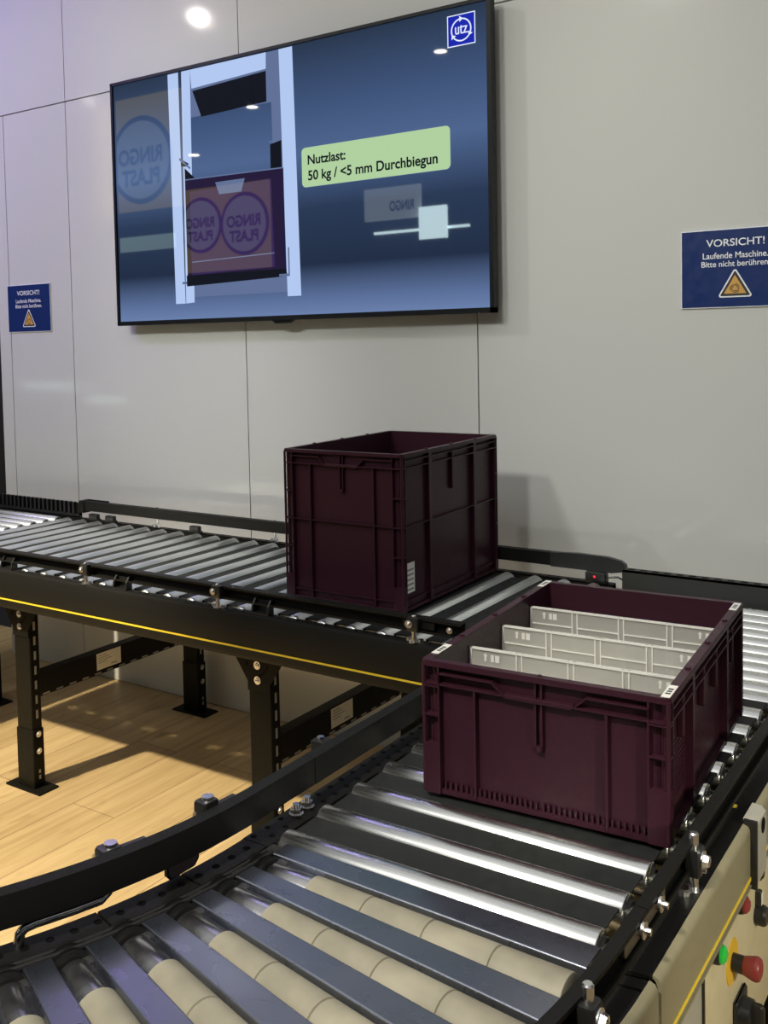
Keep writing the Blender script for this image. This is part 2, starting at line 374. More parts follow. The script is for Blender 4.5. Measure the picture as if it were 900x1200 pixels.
quad(b, [(-2.845, 1.765), (-2.462, 1.782), (-2.462, 1.665), (-2.80, 1.655)], fy-0.0012)
quad(b, [(-2.45, 1.50), (-2.395, 1.51), (-2.395, 1.405), (-2.45, 1.40)], fy-0.0012)
quad(b, [(-2.92, 1.50), (-2.875, 1.475), (-2.89, 1.465), (-2.92, 1.47)], fy-0.0014)
quad(b, [(-2.90, 1.46), (-2.84, 1.41), (-2.90, 1.41)], fy-0.0014)
part(b, 'lift_picture', None, scr, smooth=0)
b = ZB()
b.use('scr_bin2'); quad(b, [(-2.90, 1.412), (-2.388, 1.405), (-2.385, 0.99), (-2.90, 0.985)], fy-0.0016)
b.use('scr_bin'); quad(b, [(-2.875, 1.36), (-2.45, 1.37), (-2.44, 1.03), (-2.875, 1.02)], fy-0.0018)
b.use('scr_bin2')
for z in (1.33, 1.24, 1.14): quad(b, [(-2.43, z), (-2.40, z), (-2.40, z-0.07), (-2.43, z-0.07)], fy-0.0020)
b.use('scr_mid'); quad(b, [(-2.735, 1.385), (-2.58, 1.385), (-2.60, 1.335), (-2.715, 1.335)], fy-0.0020)
b.use('scr_mid')
for q in ([(-2.90, 1.414), (-2.39, 1.407), (-2.39, 1.402), (-2.90, 1.409)], [(-2.93, 0.995), (-2.905, 0.995), (-2.905, 0.985), (-2.93, 0.985)], [(-2.42, 1.0), (-2.375, 1.0), (-2.375, 0.99), (-2.42, 0.99)], [(-2.375, 1.10), (-2.368, 1.10), (-2.368, 0.99), (-2.375, 0.99)], [(-2.925, 1.505), (-2.865, 1.458), (-2.870, 1.452), (-2.93, 1.497)], [(-2.455, 1.512), (-2.392, 1.518), (-2.392, 1.512), (-2.455, 1.506)], [(-2.872, 1.075), (-2.44, 1.085), (-2.44, 1.081), (-2.872, 1.071)]): quad(b, q, fy-0.0023)
b.use('scr_dark'); quad(b, [(-2.905, 1.02), (-2.385, 1.02), (-2.38, 0.99), (-2.905, 0.975)], fy-0.0022)
part(b, 'crate_picture', None, scr, smooth=0)
def rrect(x0, x1, z0, z1, r, n=5):
    o = []
    for cx, cz, a in ((x1-r, z0+r, -PI/2), (x1-r, z1-r, 0), (x0+r, z1-r, PI/2), (x0+r, z0+r, PI)):
        for i in range(n+1): t = a+PI/2*i/n; o.append((cx+r*math.cos(t), cz+r*math.sin(t)))
    return o
def TX(x, y, z): return Matrix(((1, 0, 0, x), (0, 0, -1, y), (0, 1, 0, z), (0, 0, 0, 1)))   # local x,y -> world x,z facing -y
b = ZB(); b.use('scr_mid'); quad(b, rrect(-2.3015, -1.6655, 1.3175, 1.4675, 0.018), fy-0.0006)
b.use('scr_cap'); quad(b, rrect(-2.300, -1.667, 1.319, 1.466, 0.017), fy-0.0008)
cap = part(b, 'caption_box', None, scr, 'pale green caption box', smooth=0)
b = ZB(); T = TX(0, fy-0.0012, 0)
b.text('Nutzlast:', 0.172, 0.036, -2.272, 1.437, T, 'l', 0.024)
part(b, 'caption_text', 'scr_text', scr, smooth=0)
b = ZB(); b.text('50 kg / <5 mm Durchbiegun', 0.556, 0.049, -2.272, 1.380, T, 'l', 0.024)
part(b, 'caption_text', 'scr_text', scr, smooth=0)
lx, lz, lh = -1.6185, 1.778, 0.053
b = ZB(); b.use('scr_white'); quad(b, [(lx-lh, lz-lh), (lx+lh, lz-lh), (lx+lh, lz+lh), (lx-lh, lz+lh)], fy-0.0006)
k = lh-0.0035; b.use('scr_blue'); quad(b, [(lx-k, lz-k), (lx+k, lz-k), (lx+k, lz+k), (lx-k, lz+k)], fy-0.0008)
b.use('scr_white')
for a0 in (100, 220, 340):
    A = [math.radians(a0+i*100/14) for i in range(15)]
    for i in range(14):
        quad(b, [(lx+r*math.cos(a), lz+r*math.sin(a)) for r, a in ((0.034, A[i]), (0.039, A[i]), (0.039, A[i+1]), (0.034, A[i+1]))], fy-0.0012)
    a = math.radians(a0-8); e = Vector((math.cos(a), math.sin(a))); tq = Vector((e.y, -e.x)); p0 = Vector((lx, lz))+e*0.0365
    for pts in ([p0+tq*0.009, p0-tq*0.005+e*0.010, p0-tq*0.005-e*0.010],): quad(b, [(p.x, p.y) for p in pts], fy-0.0013)
b.text('utz', 0.046, 0.030, lx, lz+0.016, TX(0, fy-0.0014, 0))
b.text('utz', 0.046, 0.030, lx+0.0012, lz+0.016, TX(0, fy-0.00145, 0))
part(b, 'logo', None, scr, 'blue square logo with a ring of three arrows', smooth=0)

# ------------------------------------------------------------------ warning signs
def warning_sign(x0, x1, z0, z1, label):
    t = thing('warning_sign', label, 'sign', ((x0+x1)/2, 0, RT+z0), 0, 'blue caution signs on the wall')
    b = ZB(); b.use('signwhite'); b.box(x0-0.0025, x1+0.0025, -0.0055, -0.0005, z0-0.0025, z1+0.0025); b.use('signblue'); b.box(x0, x1, -0.0062, -0.005, z0, z1)
    part(b, 'board', None, t, smooth=0)
    cx = (x0+x1)/2; w = x1-x0; T = TX(0, -0.0072, 0)
    b = ZB(); b.text('VORSICHT!', 0.166, 0.022, cx, z1-0.027, T, 'c', 0.012); b.text('Laufende Maschine.', 0.186, 0.0185, cx, z1-0.0665, T, 'c', 0.010); b.text('Bitte nicht berühren.', 0.194, 0.0175, cx, z1-0.092, T, 'c', 0.010)
    part(b, 'lettering', 'signwhite', t, smooth=0)
    def tri(r, cz, rad):
        o = []
        for i, a in enumerate((90, 210, 330)):
            p = Vector((math.cos(math.radians(a)), math.sin(math.radians(a))))*(r-rad)
            for k in range(-4, 5): q = math.radians(a+15*k); o.append((cx+(p.x+rad*math.cos(q)), cz+(p.y+rad*math.sin(q))))
        return o
    cz = z1-0.172
    b = ZB(); b.use('signwhite'); quad(b, tri(0.053, cz, 0.006), -0.0070); b.use('ink'); quad(b, tri(0.0475, cz, 0.003), -0.0074); b.use('signamber'); quad(b, tri(0.036, cz, 0.001), -0.0078)
    b.use('ink')
    for a0, r in ((0, 0.0085), (120, 0.0085), (240, 0.0085)):
        pts = []
        for i in range(13):
            a = math.radians(a0+i*17); rr = 0.0068+0.0075*i/12
            pts.append((cx+rr*math.cos(a), cz-0.003+rr*math.sin(a)))
        for i in range(12):
            p, q = Vector(pts[i]), Vector(pts[i+1]); d = (q-p).normalized(); n = Vector((-d.y, d.x))*0.0011
            quad(b, [tuple(p+n), tuple(p-n), tuple(q-n), tuple(q+n)], -0.0081)
    part(b, 'hazard_triangle', None, t, 'amber triangle with a spiral', smooth=0)
    return t
warning_sign(-4.151, -3.840, 0.813, 1.036, 'square looking blue caution sign on the wall left of the screen')
warning_sign(-0.906, -0.595, 0.816, 1.045, 'blue caution sign right of the screen, cut by the photo edge')

# ------------------------------------------------------------------ rollers
def roller_mesh(L, r, axis='y'):
    d = {'y': (0, 1, 0), 'x': (1, 0, 0)}[axis]; p = Vector(d)*(-L/2); q = Vector(d)*(L/2)
    return MB().rev(p, q, [(0, r*0.80), (0.0015, r*0.93), (0.004, r), (L-0.004, r), (L-0.0015, r*0.93), (L, r*0.80)], 28)
def end_cap(L, r, axis, yellow, sgn):
    d = Vector({'y': (0, 1, 0), 'x': (1, 0, 0)}[axis])*sgn; b = MB()
    b.use('black2'); b.cyl(d*(L/2-0.001), d*(L/2+0.004), r*0.74, r*0.62, 18)
    b.use('dullyellow' if yellow else 'chrome'); b.cyl(d*(L/2+0.002), d*(L/2+0.012), r*0.40, r*0.36, 12)
    return b
def make_roller(parent, L, r, axis, yellow, loc, rz=0, mk=MT):
    o = part(roller_mesh(L, r, axis), 'roller', 'steel_rear' if axis == 'y' else 'steel', parent, local=True, smooth=40); o.location = loc; o.rotation_euler = (0, 0, rz)
    for sgn in (-1, 1): part(end_cap(L, r, axis, yellow, sgn), 'end_cap', None, o, local=True)
    return o
RR = 0.025

def bolt_mb(p, d, r=0.007, h=0.005, washer=True, B=None):
    b = B or MB(); p, d = Vector(p), Vector(d).normalized()
    if washer: b.cyl(p, p+d*0.0018, r*1.35, None, 16)
    b.cyl(p, p+d*h, r, r*0.85, 6 if h > 0.0045 else 14); b.cyl(p+d*h, p+d*(h+0.0012), r*0.5, r*0.3, 12)
    return b

# ------------------------------------------------------------------ rear conveyor along the wall
xL, xR = -3.462, -1.045
RC = thing('roller_conveyor', 'long straight black roller conveyor running along the white wall', 'conveyor', (-2.25, -0.65, 0))
yF, yB = -1.030, -0.275
n_r = 25
first = {}
xs = [-1.089-0.094*k for k in range(26) if -1.089-0.094*k > xL+0.02]
for k, x in enumerate(xs):
    loc = (x+2.25, (yF+yB)/2+0.65, RT-RR); yl = k % 3 != 1 and k < 20
    if yl in first: copy_under(first[yl], RC, loc)
    else: first[yl] = make_roller(RC, yB-yF, RR, 'y', yl, loc)
plate0 = None
for x in xs[:-1]:
    cx = x-0.047
    if plate0 is None:
        b = ZB().box(cx-0.0238, cx+0.0238, yF+0.03, yB-0.02, -0.0125, -0.0105).box(cx-0.0250, cx-0.0235, yF+0.03, yB-0.02, -0.018, -0.0098).box(cx+0.0235, cx+0.0250, yF+0.03, yB-0.02, -0.018, -0.0095)
        me = b.mesh('cover_plate', 'dplate', 30, (cx, -0.65, 0))
        plate0 = bpy.data.objects.new('cover_plate', me); COL.objects.link(plate0); plate0.parent = RC; plate0.location = (cx+2.25, 0, 0)
    else:
        c = plate0.copy(); COL.objects.link(c); c.location = (cx+2.25, 0, 0)
# front side frame: web with rounded top flange and a bottom lip
yw = -1.060
def frame_prof(sgn, y0):
    # (y, z) outline; sgn -1 = outer face towards -y
    return [(y0, -0.020), (y0-sgn*0.003, -0.010), (y0-sgn*0.009, -0.006), (y0-sgn*0.034, -0.006), (y0-sgn*0.034, -0.009), (y0-sgn*0.010, -0.0095), (y0-sgn*0.0045, -0.020),
            (y0-sgn*0.0045, -0.120), (y0-sgn*0.014, -0.134), (y0-sgn*0.040, -0.134), (y0-sgn*0.040, -0.137), (y0-sgn*0.010, -0.137), (y0, -0.122)]
b = ZB(); b.use('black'); b.prism(frame_prof(-1, yw), xL, xR, 'x')
b.use('void')
for i in range(int((xR-xL)/0.0313)):
    x = xL+0.02+i*0.0313
    b.cyl((x, yw+0.0185, -0.0062), (x, yw+0.0185, -0.0057), 0.0045, None, 10)
sf = part(b, 'side_frame', None, RC)
b = ZB().box(xL, xR, yw-0.0012, yw+0.001, -0.1055, -0.1005)
part(b, 'yellow_strip', 'yellow', sf, 'yellow line along the outer face', smooth=0)
# roller seat strip inside the frame
b = ZB().box(xL, xR, yw+0.034, yw+0.0385, -0.060, -0.012)
part(b, 'inner_strip', 'black2', RC, smooth=0)
b = ZB(); b.use('black'); b.prism(frame_prof(1, -0.215), xL, xR, 'x'); b.use('void')
for i in range(int((xR-xL)/0.0313)):
    x = xL+0.02+i*0.0313
    b.cyl((x, -0.235, -0.0062), (x, -0.235, -0.0057), 0.0045, None, 10)
part(b, 'side_frame', None, RC)
part(ZB().box(xL, xR, -0.2535, -0.249, -0.060, -0.012), 'inner_strip', 'black2', RC, smooth=0)
# end plates closing the frame
for x in (xL, xR-0.004):
    part(ZB().box(x, x+0.004, yw+0.0385, -0.2535, -0.12, -0.052), 'cross_member', 'black', RC, smooth=0)
# guide rails: C profile open to the outside
def c_prof(y, z0, z1, s, dpt=0.026, t=0.003):
    """(y,z) C outline whose back is at y and whose flanges point to y + s*dpt"""
    return [(y, z0), (y, z1), (y+s*dpt, z1), (y+s*dpt, z1-0.006), (y+s*(dpt-t), z1-0.006), (y+s*(dpt-t), z1-t), (y+s*t, z1-t), (y+s*t, z0+t), (y+s*(dpt-t), z0+t), (y+s*(dpt-t), z0+0.006), (y+s*dpt, z0+0.006), (y+s*dpt, z0)]
gz0, gz1 = 0.018, 0.055
def guide(b, x0, x1, y, s, z0=gz0, z1=gz1): b.prism(c_prof(y, z0, z1, s), x0, x1, 'x')
b = ZB(); guide(b, xL, -1.2565, -1.016, -1); guide(b, -1.2535, -1.135, -1.016, -1); b.box(-1.30, -1.21, -1.037, -1.034, gz0+0.009, gz1-0.009)
gr = part(b, 'guide_rail', 'black', RC)
part(bolt_mb((-1.165, -1.042, 0.036+RT), (0, -1, 0), 0.006), 'bolt', 'chrome', gr)
posts = [-3.10, -2.455, -1.905, -1.262]
for x in posts:
    y = -1.047
    b = ZB().bbox(x-0.016, x+0.016, y-0.010, y+0.008, 0.022, 0.056, 0.002)
    p = part(b, 'guide_post', 'black2', RC)
    b = ZB(); b.cyl((x, y, -0.006), (x, y, 0.060), 0.006, None, 14); b.cyl((x, y, 0.060), (x, y, 0.062), 0.006, 0.004, 14)
    b.cyl((x, y, -0.006), (x, y, -0.003), 0.014, None, 18); b.cyl((x-0.017, y+0.006, -0.006), (x-0.017, y+0.006, 0.003), 0.008, 0.007, 6); b.cyl((x+0.017, y+0.004, -0.006), (x+0.017, y+0.004, 0.003), 0.008, 0.007, 6)
    part(b, 'rod', 'chrome', p, 'bright zinc rod and nuts')
    b = bolt_mb((x-0.009, y-0.010, 0.040+RT), (0, -1, 0), 0.0075)
    part(b, 'bolt', 'chrome', p)
# rear guide rail: two pieces, the right end rounded off
b = ZB(); guide(b, -3.372, -2.0, -0.248, 1, 0.030, 0.070); guide(b, -1.998, -1.13, -0.248, 1, 0.030, 0.070)
gr = part(b, 'guide_rail', 'black', RC)
pts = [(-1.22, -0.248), (-1.22, -0.238)]
b = ZB(); b.prism([(-1.24, 0.028), (-1.045, 0.028), (-1.015, 0.034), (-1.002, 0.046), (-1.004, 0.058), (-1.02, 0.068), (-1.06, 0.075), (-1.15, 0.077), (-1.20, 0.074), (-1.24, 0.072)], -0.252, -0.236, 'y')
part(b, 'end_pad', 'black2', gr)
b = ZB(); b.box(-3.40, -3.372, -0.252, -0.20, 0.020, 0.072); b.box(-3.372, -3.25, -0.222, -0.216, 0.055, 0.075)
part(b, 'end_bracket', 'black', gr, smooth=0)
for x in (-2.95, -2.34, -1.45):
    b = ZB(); b.cyl((x, -0.232, -0.006), (x, -0.232, 0.076), 0.005, None, 12); b.cyl((x-0.01, -0.240, -0.006), (x-0.01, -0.240, 0.006), 0.007, 0.006, 6); b.cyl((x+0.012, -0.238, -0.006), (x+0.012, -0.238, 0.010), 0.007, 0.006, 6)
    part(b, 'guide_post', 'chrome', RC)
# cable clips on the front frame, sensor blocks on the rear one
for x in (-2.85, -2.303, -1.751):
    b = ZB(); y0 = yw+0.006
    b.box(x-0.028, x+0.028, y0+0.026, y0+0.030, -0.006, 0.030)
    for e in (-1, 1): b.prism([(y0+0.004, -0.006), (y0+0.030, -0.006), (y0+0.030, 0.034), (y0+0.020, 0.034), (y0+0.008, 0.018)], x+e*0.027-0.003, x+e*0.027+0.003, 'x')
    b.box(x-0.028, x+0.028, y0+0.004, y0+0.030, -0.006, -0.001)
    part(b, 'cable_clip', 'black2', RC, smooth=0)
for x, w in ((-3.30, 0.05), (-3.20, 0.05), (-2.72, 0.05)):
    b = ZB().bbox(x-w/2, x+w/2, -0.268, -0.246, -0.006, 0.022, 0.003).box(x-w/2-0.006, x+w/2+0.006, -0.262, -0.248, -0.006, 0.004)
    o = part(b, 'sensor_block', 'black2', RC)
b = ZB().bbox(-1.125, -1.06, -0.262, -0.236, -0.006, 0.026, 0.003)
o = part(b, 'sensor_block', 'black2', RC, 'black sensor with a red light')
part(ZB().cyl((-1.095, -0.2625, 0.014), (-1.095, -0.2645, 0.014), 0.004, 0.003, 12), 'indicator', 'redled', o)
part(ZB().tube([(-1.06, -0.245, 0.012), (-1.03, -0.242, 0.016), (-1.01, -0.235, 0.004), (-1.0, -0.232, -0.02), (-1.0, -0.23, -0.08)], 0.003, 8), 'cable', 'black2', o)
# legs, feet and cross beams
def leg(parent, cx, yf, dp, ztop, plate=True, face=-1):
    """yf = y of the outer face, dp = depth away from it; z from the floor"""
    yb = yf-face*dp; y0, y1 = min(yf, yb), max(yf, yb); w = 0.041
    b = MB(); b.use('leg'); b.bbox(cx-w, cx+w, y0, y1, 0.20, ztop, 0.003)
    b.use('void')
    b.use('greyplate')
    for z in [0.25+0.052*i for i in range(9)]:
        if z < ztop-0.05: b.box(cx+w, cx+w+0.0006, (y0+y1)/2-0.0045, (y0+y1)/2+0.0045, z, z+0.03)
    l = part(b, 'leg', None, parent)
    b = MB(); b.use('leg'); b.bbox(cx-w-0.004, cx+w+0.004, y0-0.003, y1+0.003, 0.004, 0.212, 0.003); b.use('greyplate')
    for z, h in ((0.035, 0.014), (0.057, 0.012)): b.box(cx+w+0.004, cx+w+0.0046, (y0+y1)/2-0.004, (y0+y1)/2+0.004, z, z+h)
    part(b, 'sleeve', None, l)
    b = MB(); 
    for z in (0.195, 0.135): bolt_mb((cx+w+0.004, (y0+y1)/2, z), (1, 0, 0), 0.008, B=b)
    part(b, 'bolt', 'chrome', l)
    part(MB().bbox(cx-0.092, cx+0.092, y0-0.022, y1+0.022, 0, 0.006, 0.002), 'foot_plate', 'leg', l)
    if plate:
        o = yf+face*0.004
        poly = [(cx-0.088, ztop), (cx+0.088, ztop), (cx+0.088, ztop-0.030), (cx+0.041, ztop-0.098), (cx+0.041, ztop-0.125), (cx-0.041, ztop-0.125), (cx-0.041, ztop-0.098), (cx-0.088, ztop-0.030)]
        b = MB(); b.use('leg'); b.prism(poly, min(o, yf), max(o, yf), 'y'); b.box(cx-0.088, cx+0.088, min(o, o-face*0.03), max(o, o-face*0.03), ztop-0.003, ztop)
        b.use('void'); pts = []
        for i in range(9):
            a = math.radians(-20-i*6); pts.append((cx-0.02+0.058*math.cos(a), ztop-0.025+0.058*math.sin(a)))
        for i in range(8):
            p, q = Vector(pts[i]), Vector(pts[i+1]); n = Vector((-(q-p).y, (q-p).x)).normalized()*0.0022
            b.add([(v.x, o+face*0.0006, v.y) for v in (p+n, p-n, q-n, q+n)], [(0, 1, 2, 3)])
        b.box(cx-0.045, cx-0.039, min(o, o+face*0.0006), max(o, o+face*0.0006), ztop-0.056, ztop-0.040)
        part(b, 'mounting_plate', None, l, smooth=20)
        b = MB()
        for z in (ztop-0.048, ztop-0.092): bolt_mb((cx-0.004, o, z), (0, face, 0), 0.009, B=b)
        part(b, 'plate_bolt', 'chrome', l)
    return l
zt = RT-0.138
for cx in (-2.90, -1.833):
    leg(RC, cx, -0.958, 0.042, zt, True, -1)
    leg(RC, cx, -0.075, 0.042, zt, False, 1)
    b = MB(); b.use('black'); b.box(cx-0.012, cx+0.030, -0.914, -0.118, RT-0.487, RT-0.403)
    b.use('greyplate')
    for i in range(13): b.box(cx+0.030, cx+0.0306, -0.90+i*0.06, -0.87+i*0.06, RT-0.484, RT-0.479)
    cb = part(b, 'cross_beam', None, RC, smooth=0)
    b = MB(); b.use('white'); b.box(cx+0.0302, cx+0.031, -0.650, -0.530, RT-0.470, RT-0.408); b.use('grey_ink')
    for i in range(4): b.box(cx+0.031, cx+0.0313, -0.642, -0.60+0.012*(i % 3), RT-0.418-i*0.009, RT-0.4155-i*0.009)
    b.box(cx+0.031, cx+0.0313, -0.58, -0.55, RT-0.462, RT-0.458)
    part(b, 'label', None, cb, 'white type label with fine print', smooth=0)

# ------------------------------------------------------------------ transfer conveyor at the far left end
LC = thing('roller_conveyor', 'short crossing roller conveyor with black comb edge left of the long one', 'conveyor', (-3.9, -0.7, 0))
r0 = None
for k in range(14):
    y = -0.285-0.066*k; loc = (-3.93+3.9, y+0.7, RT-RR*0.95)
    if r0 is None: r0 = make_roller(LC, 0.86, RR*0.95, 'x', False, loc)
    else: copy_under(r0, LC, loc)
b = ZB(); b.box(-4.40, -3.43, -0.225, -0.210, -0.13, 0.056)
for i in range(34): b.box(-4.40+i*0.0285, -4.40+i*0.0285+0.012, -0.240, -0.225, 0.006, 0.060)
b.box(-4.40, -3.43, -0.240, -0.210, 0.0, 0.010)
part(b, 'comb_strip', 'black2', LC, smooth=0)
for x in (-4.40, -3.492):
    part(ZB().box(x, x+0.012, -1.22, -0.24, -0.13, -0.030), 'side_frame', 'black', LC, smooth=0)
part(ZB().box(-4.40, -3.48, -1.20, -0.24, -0.075, -0.060), 'under_plate', 'dplate', LC, smooth=0)
leg(LC, -3.75, -0.50, 0.042, RT-0.13, False, -1)
leg(LC, -4.30, -0.50, 0.042, RT-0.13, False, -1)
part(MB().box(-4.29, -3.78, -0.495, -0.47, RT-0.36, RT-0.27), 'cross_beam', 'black', LC, smooth=0)

# ------------------------------------------------------------------ front conveyor (straight part, towards the wall)
FC = thing('roller_conveyor', 'straight roller conveyor carrying the low crate of white dividers', 'conveyor', (-0.69, -1.3, 0))
SK = 0.014
fl, fr_ = -0.940, -0.443
ys = [-1.980+0.098*k for k in range(11)]
r0 = None
for y in ys:
    loc = (0, y+1.3-0.004, RT-RR)
    if r0 is None: r0 = make_roller(FC, fr_-fl, RR, 'x', False, loc, SK)
    else: copy_under(r0, FC, loc, SK)
p0 = None
for y in ys[:-1]:
    cy0 = y+0.0455
    if p0 is None:
        b = MB().box(-0.245, 0.243, -0.0255, 0.0255, RT-0.0115, RT-0.0095).box(-0.245, 0.235, -0.0272, -0.0255, RT-0.020, RT-0.0085).box(-0.245, 0.243, 0.0255, 0.0272, RT-0.020, RT-0.0100)
        p0 = part(b, 'cover_plate', 'dplate', FC, local=True, smooth=30); p0.location = (0, cy0+1.3, 0); p0.rotation_euler = (0, 0, SK)
    else:
        c = p0.copy(); COL.objects.link(c); c.location = (0, cy0+1.3, 0)
# left side frame with two rows of holes
yA, yE = -2.02, -1.075
def side_rows(b, x0, x1, y0, y1, z, pitch=0.034, r=0.005):
    b.use('void'); n = int((y1-y0)/pitch)
    for i in range(n):
        for k, x in enumerate((x0, x1)):
            y = y0+0.012+i*pitch+k*pitch/2
            b.cyl((x, y, z-0.0003), (x, y, z+0.0003), r, None, 10)
b = ZB(); b.use('black')
b.prism([(-0.999, -0.020), (-0.994, -0.014), (-0.946, -0.014), (-0.946, -0.10), (-0.950, -0.10), (-0.950, -0.018), (-0.992, -0.018), (-0.995, -0.022), (-0.995, -0.145), (-0.999, -0.145)], yA, yE, 'y')
side_rows(b, -0.984, -0.961, yA, yE, -0.0138)
part(b, 'side_frame', None, FC)
# right side frame: black perforated top, taupe outer cover
yT = -1.046
def right_prof(x): return [(x-0.070, -0.020), (x-0.016, -0.014), (x-0.0115, -0.0145), (x-0.0115, -0.050), (x-0.015, -0.050), (x-0.015, -0.0185), (x-0.066, -0.0245), (x-0.066, -0.14), (x-0.070, -0.14)]
XO = -0.358
b = ZB(); b.use('black'); b.prism(right_prof(XO), yA+0.004, yT, 'y')
side_rows(b, XO-0.022, XO-0.040, yA, yT, -0.0172, 0.034, 0.0045)
sf = part(b, 'side_frame', None, FC)
b = ZB(); b.prism([(XO-0.0105, -0.012), (XO-0.004, -0.0145), (XO-0.0008, -0.019), (XO, -0.025), (XO, -0.114), (XO-0.006, -0.120), (XO-0.02, -0.120), (XO-0.02, -0.117), (XO-0.008, -0.117), (XO-0.004, -0.113), (XO-0.004, -0.026), (XO-0.007, -0.0185), (XO-0.0105, -0.0155)], yA+0.004, yT, 'y')
cov = part(b, 'side_cover', 'taupe', FC, 'taupe outer cover')
part(ZB().box(XO-0.0005, XO+0.0012, yA+0.004, yT, -0.0985, -0.0935), 'yellow_strip', 'yellow', cov, 'yellow line along the cover', smooth=0)
part(ZB().box(XO-0.002, XO+0.002, yA+0.004, yT, -0.1075, -0.1055), 'edge_bead', 'taupe', cov, smooth=0)
b = ZB(); b.box(XO-0.046, XO-0.032, -1.516, -1.504, -0.0178, -0.0160)
part(b, 'sticker', 'yellow', sf, 'small yellow sticker', smooth=0)
b = ZB()
for y in (-1.30, -1.42, -1.55, -1.66, -1.78, -1.94, -1.18): b.box(XO-0.064, XO-0.058, y, y+0.012, -0.021, -0.006)
part(b, 'bearing_clip', 'dullyellow', sf, smooth=0)
# strap clamp over the cover joint
b = ZB(); b.prism([(XO-0.012, -0.006), (XO+0.002, -0.008), (XO+0.008, -0.014), (XO+0.009, -0.030), (XO+0.009, -0.106), (XO+0.004, -0.106), (XO+0.004, -0.030), (XO+0.001, -0.016), (XO-0.004, -0.0115), (XO-0.012, -0.0105)], -1.566, -1.505, 'y')
st = part(b, 'joint_strap', 'greyplate', FC, 'grey strap over the cover joint')
part(ZB().box(XO-0.01, XO+0.0095, -1.573, -1.566, -0.112, -0.006), 'strap_edge', 'black2', st, smooth=0)
part(ZB().cyl((XO+0.009, -1.528, -0.028), (XO+0.0096, -1.528, -0.028), 0.012, None, 16), 'strap_slot', 'void', st)
# right guide rail (C profile open to +x)
def xprof(x, z0, z1, s, dpt=0.028): return c_prof(x, z0, z1, s, dpt)
rz0, rz1 = 0.012, 0.050
b = ZB(); b.prism(xprof(-0.399, rz0, rz1, 1, 0.016), -1.9865, yT, 'y')
gr = part(b, 'guide_rail', 'black', FC)
part(ZB().bbox(-0.3955, -0.3865, -2.055, -1.905, 0.020, 0.042, 0.002), 'splice_plate', 'dullzinc', gr)
for y in (-1.945, -2.012):
    b = MB(); zc = 0.037+RT; b.cyl((-0.3865, y, zc), (-0.381, y, zc), 0.0085, None, 6); b.cyl((-0.381, y, zc), (-0.378, y, zc), 0.0105, None, 14); b.cyl((-0.378, y, zc), (-0.371, y, zc), 0.0045, None, 10)
    part(b, 'splice_bolt', 'chrome', gr)
def rpost(parent, x, y):
    p = part(ZB().bbox(x-0.010, x+0.012, y-0.014, y+0.014, 0.008, 0.046, 0.003), 'guide_post', 'black2', parent)
    b = ZB(); b.cyl((x, y, -0.016), (x, y, 0.064), 0.0065, None, 16); b.cyl((x, y, 0.064), (x, y, 0.066), 0.0065, 0.005, 16); b.cyl((x, y, -0.0165), (x, y, -0.0125), 0.0135, None, 20); b.cyl((x-0.008, y-0.018, -0.0165), (x-0.008, y-0.018, -0.006), 0.008, 0.007, 6)
    part(b, 'rod', 'chrome', p, 'bright zinc rod')
    b = MB(); bolt_mb((x+0.012, y, 0.030+RT), (1, 0, 0), 0.0095, 0.009, B=b); b.cyl((x+0.012, y+0.002, 0.015+RT), (x+0.016, y+0.002, 0.015+RT), 0.004, None, 8)
    part(b, 'bolt', 'chrome', p)
rpost(FC, -0.381, -1.797)
# left guide rail
b = ZB(); b.prism(xprof(-0.9625, 0.022, 0.066, -1, 0.022), -1.873, -1.10, 'y')
gr = part(b, 'guide_rail', 'black', FC)
b = ZB(); b.bbox(-1.018, -0.990, -1.812, -1.785, 0.030, 0.062, 0.002)
p = part(b, 'guide_post', 'black2', FC)
part(ZB().cyl((-1.004, -1.80, 0.030), (-1.004, -1.80, 0.068), 0.006, None, 14), 'rod', 'chrome', p)
b = ZB()
for y in (-1.885, -1.915):
    b.cyl((-0.972, y, -0.014), (-0.972, y, -0.011), 0.012, None, 16); b.cyl((-0.972, y, -0.011), (-0.972, y, -0.003), 0.010, None, 6); b.cyl((-0.972, y, -0.003), (-0.972, y, 0.004), 0.0065, 0.0055, 12)
part(b, 'joint_bolt', 'chrome', FC)
# supports below
for x, y in ((-0.97, -1.2), (-0.40, -1.15)):
    b = MB().bbox(x-0.03, x+0.03, y-0.03, y+0.03, 0.004, RT-0.13, 0.003)
    l = part(b, 'leg', 'leg', FC); part(MB().bbox(x-0.06, x+0.06, y-0.06, y+0.06, 0, 0.006, 0.002), 'foot_plate', 'leg', l)

# ------------------------------------------------------------------ transfer section against the wall
TC = thing('roller_conveyor', 'close-set roller section against the wall behind the crate of dividers', 'conveyor', (-0.69, -0.63, 0))
r0 = None
for k in range(10):
    y = -0.345-0.066*k; loc = (0, y+0.63, RT-RR)
    if r0 is None: r0 = make_roller(TC, fr_-fl, RR, 'x', False, loc)
    else: copy_under(r0, TC, loc)
b = ZB(); b.use('endplate'); b.box(-1.0, -0.30, -0.292, -0.278, -0.13, 0.050); b.box(-1.0, -0.30, -0.292, -0.250, 0.046, 0.050); b.use('void')
for i in range(20): b.box(-0.99+i*0.035, -0.99+i*0.035+0.019, -0.272, -0.258, 0.0499, 0.0504)
part(b, 'end_plate', None, TC, smooth=0)
part(ZB().box(-0.946, -0.942, -1.04, -0.292, -0.10, -0.03), 'side_frame', 'black', TC, smooth=0)
b = ZB(); b.prism(right_prof(XO), -1.042, -0.30, 'y'); part(b, 'side_frame', 'black', TC)
